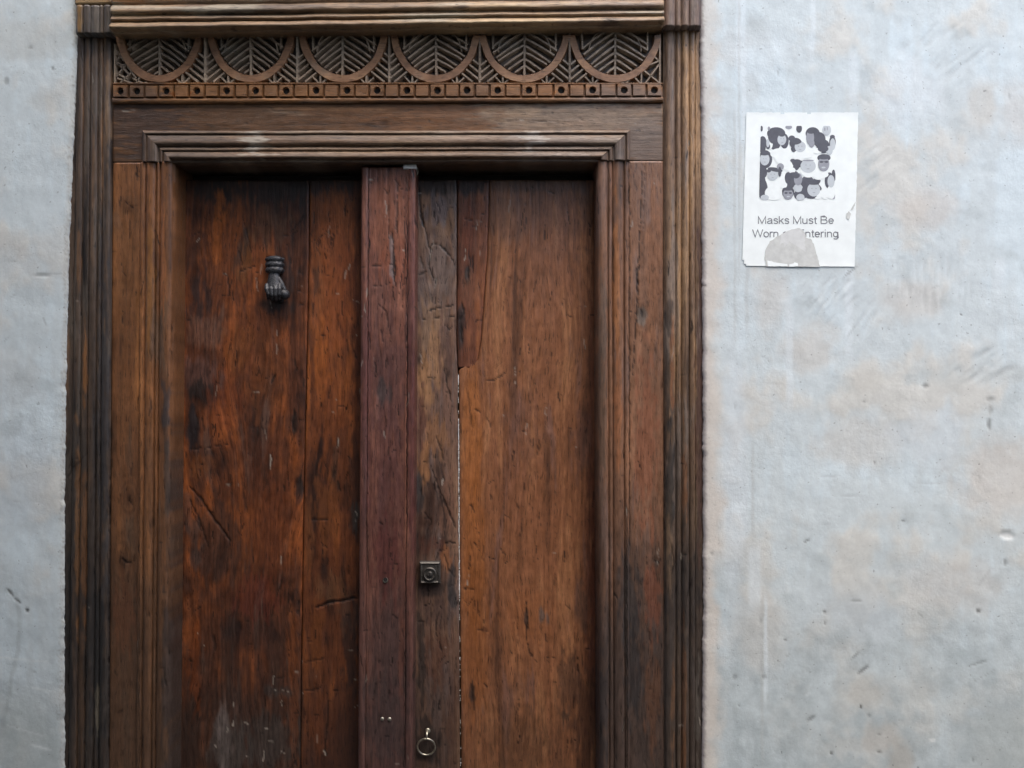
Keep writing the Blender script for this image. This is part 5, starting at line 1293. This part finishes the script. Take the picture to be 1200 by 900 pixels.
def print_line(text, x0, x1, base, cap, wt=.122):
    tot = sum(GLYPH[c][0] for c in text); k = (x1 - x0) / tot / cap
    bm = bmesh.new(); x = x0; n_ = 0
    for c in text:
        for st in GLYPH[c][1]:
            n_ += 1
            L_, R_ = [], []
            for i, p in enumerate(st):
                a, b = st[max(0, i - 1)], st[min(len(st) - 1, i + 1)]
                if 0 < i < len(st) - 1:
                    d1 = Vector((p[0] - a[0], p[1] - a[1])); d2 = Vector((b[0] - p[0], b[1] - p[1]))
                    if d1.length > 0 and d2.length > 0: d1.normalize(); d2.normalize()
                    dv = d1 + d2; dv = dv.normalized() if dv.length > .05 else d1
                    mitre = min(2.2, 1 / max(.3, dv.dot(d2)))
                else:
                    dv = Vector((b[0] - a[0], b[1] - a[1])).normalized(); mitre = 1
                nx_, ny_ = -dv.y * wt / 2 * mitre, dv.x * wt / 2 * mitre
                for lst, sg in ((L_, 1), (R_, -1)):
                    qx, qy = R4(x + (p[0] * k + sg * nx_) * cap, base - (p[1] + sg * ny_) * cap)
                    X_, Z_ = W(qx, qy, 0.014); lst.append(bm.verts.new((float(X_), -(PD + n_ * 2e-6 + float(page(qx, qy))), float(Z_))))
            for i in range(len(st) - 1):
                bm.faces.new((L_[i], L_[i + 1], R_[i + 1], R_[i]))
        x += GLYPH[c][0] * cap * k
    me = bpy.data.meshes.new("printed_text"); bm.to_mesh(me); bm.free()
    return link_mesh("printed_text", me, M_INK, NT)
print_line("Masks Must Be", 157, 524, 622, 37)
print_line("Worn on Entering", 131, 546, 686, 37)
# where the face of the paper has been torn away
bm = bmesh.new()
rr_ = random.Random(3)
def ragged(pts, amp=2.0, step=9):
    out = []
    for i in range(len(pts)):
        a, b = pts[i], pts[(i + 1) % len(pts)]; L = math.hypot(b[0] - a[0], b[1] - a[1]); n = max(1, int(L / step))
        for k in range(n):
            t = k / n; out.append((a[0] + (b[0] - a[0]) * t + rr_.uniform(-amp, amp), a[1] + (b[1] - a[1]) * t + rr_.uniform(-amp, amp)))
    return out
tear = [(196, 826), (189, 775), (193, 745), (215, 707), (245, 683), (280, 672), (300, 660), (322, 648), (345, 641), (368, 648), (383, 668), (388, 690), (412, 692), (424, 720), (436, 760), (446, 792), (456, 829)]
poly(bm, ragged(tear), PD + .0004, 0)
poly(bm, ragged([(270, 672), (300, 655), (345, 645), (380, 672), (385, 760), (340, 800), (285, 800), (262, 730)], 3), PD + .00046, 1)
me = bpy.data.meshes.new("torn_patch"); bm.to_mesh(me); bm.free()
M_RES2 = simple_material("torn_paper_backing_pale", (0.63, 0.65, 0.64), 0.8, 0, 0.06, 90, 0.4, 0.001)
link_mesh("torn_patch", me, [M_RESIDUE, M_RES2], NT)
bm = bmesh.new()
poly(bm, ragged([(204, 800), (250, 796), (296, 800), (298, 826), (206, 826)], 2), PD + .0005)
poly(bm, ragged([(304, 806), (345, 803), (350, 826), (306, 826)], 2), PD + .0005)
me = bpy.data.meshes.new("paper_shred"); bm.to_mesh(me); bm.free()
link_mesh("paper_shred", me, M_PAPER, NT)
bm = bmesh.new()
poly(bm, ragged([(580, 575), (592, 562), (604, 572), (600, 590), (592, 604), (584, 596)], 2, 6), PD + .0004)
poly(bm, ragged([(600, 556), (622, 520), (628, 516), (612, 556)], 1.5, 6), PD + .0004)
me = bpy.data.meshes.new("torn_patch"); bm.to_mesh(me); bm.free()
link_mesh("torn_patch", me, M_RESIDUE, NT)
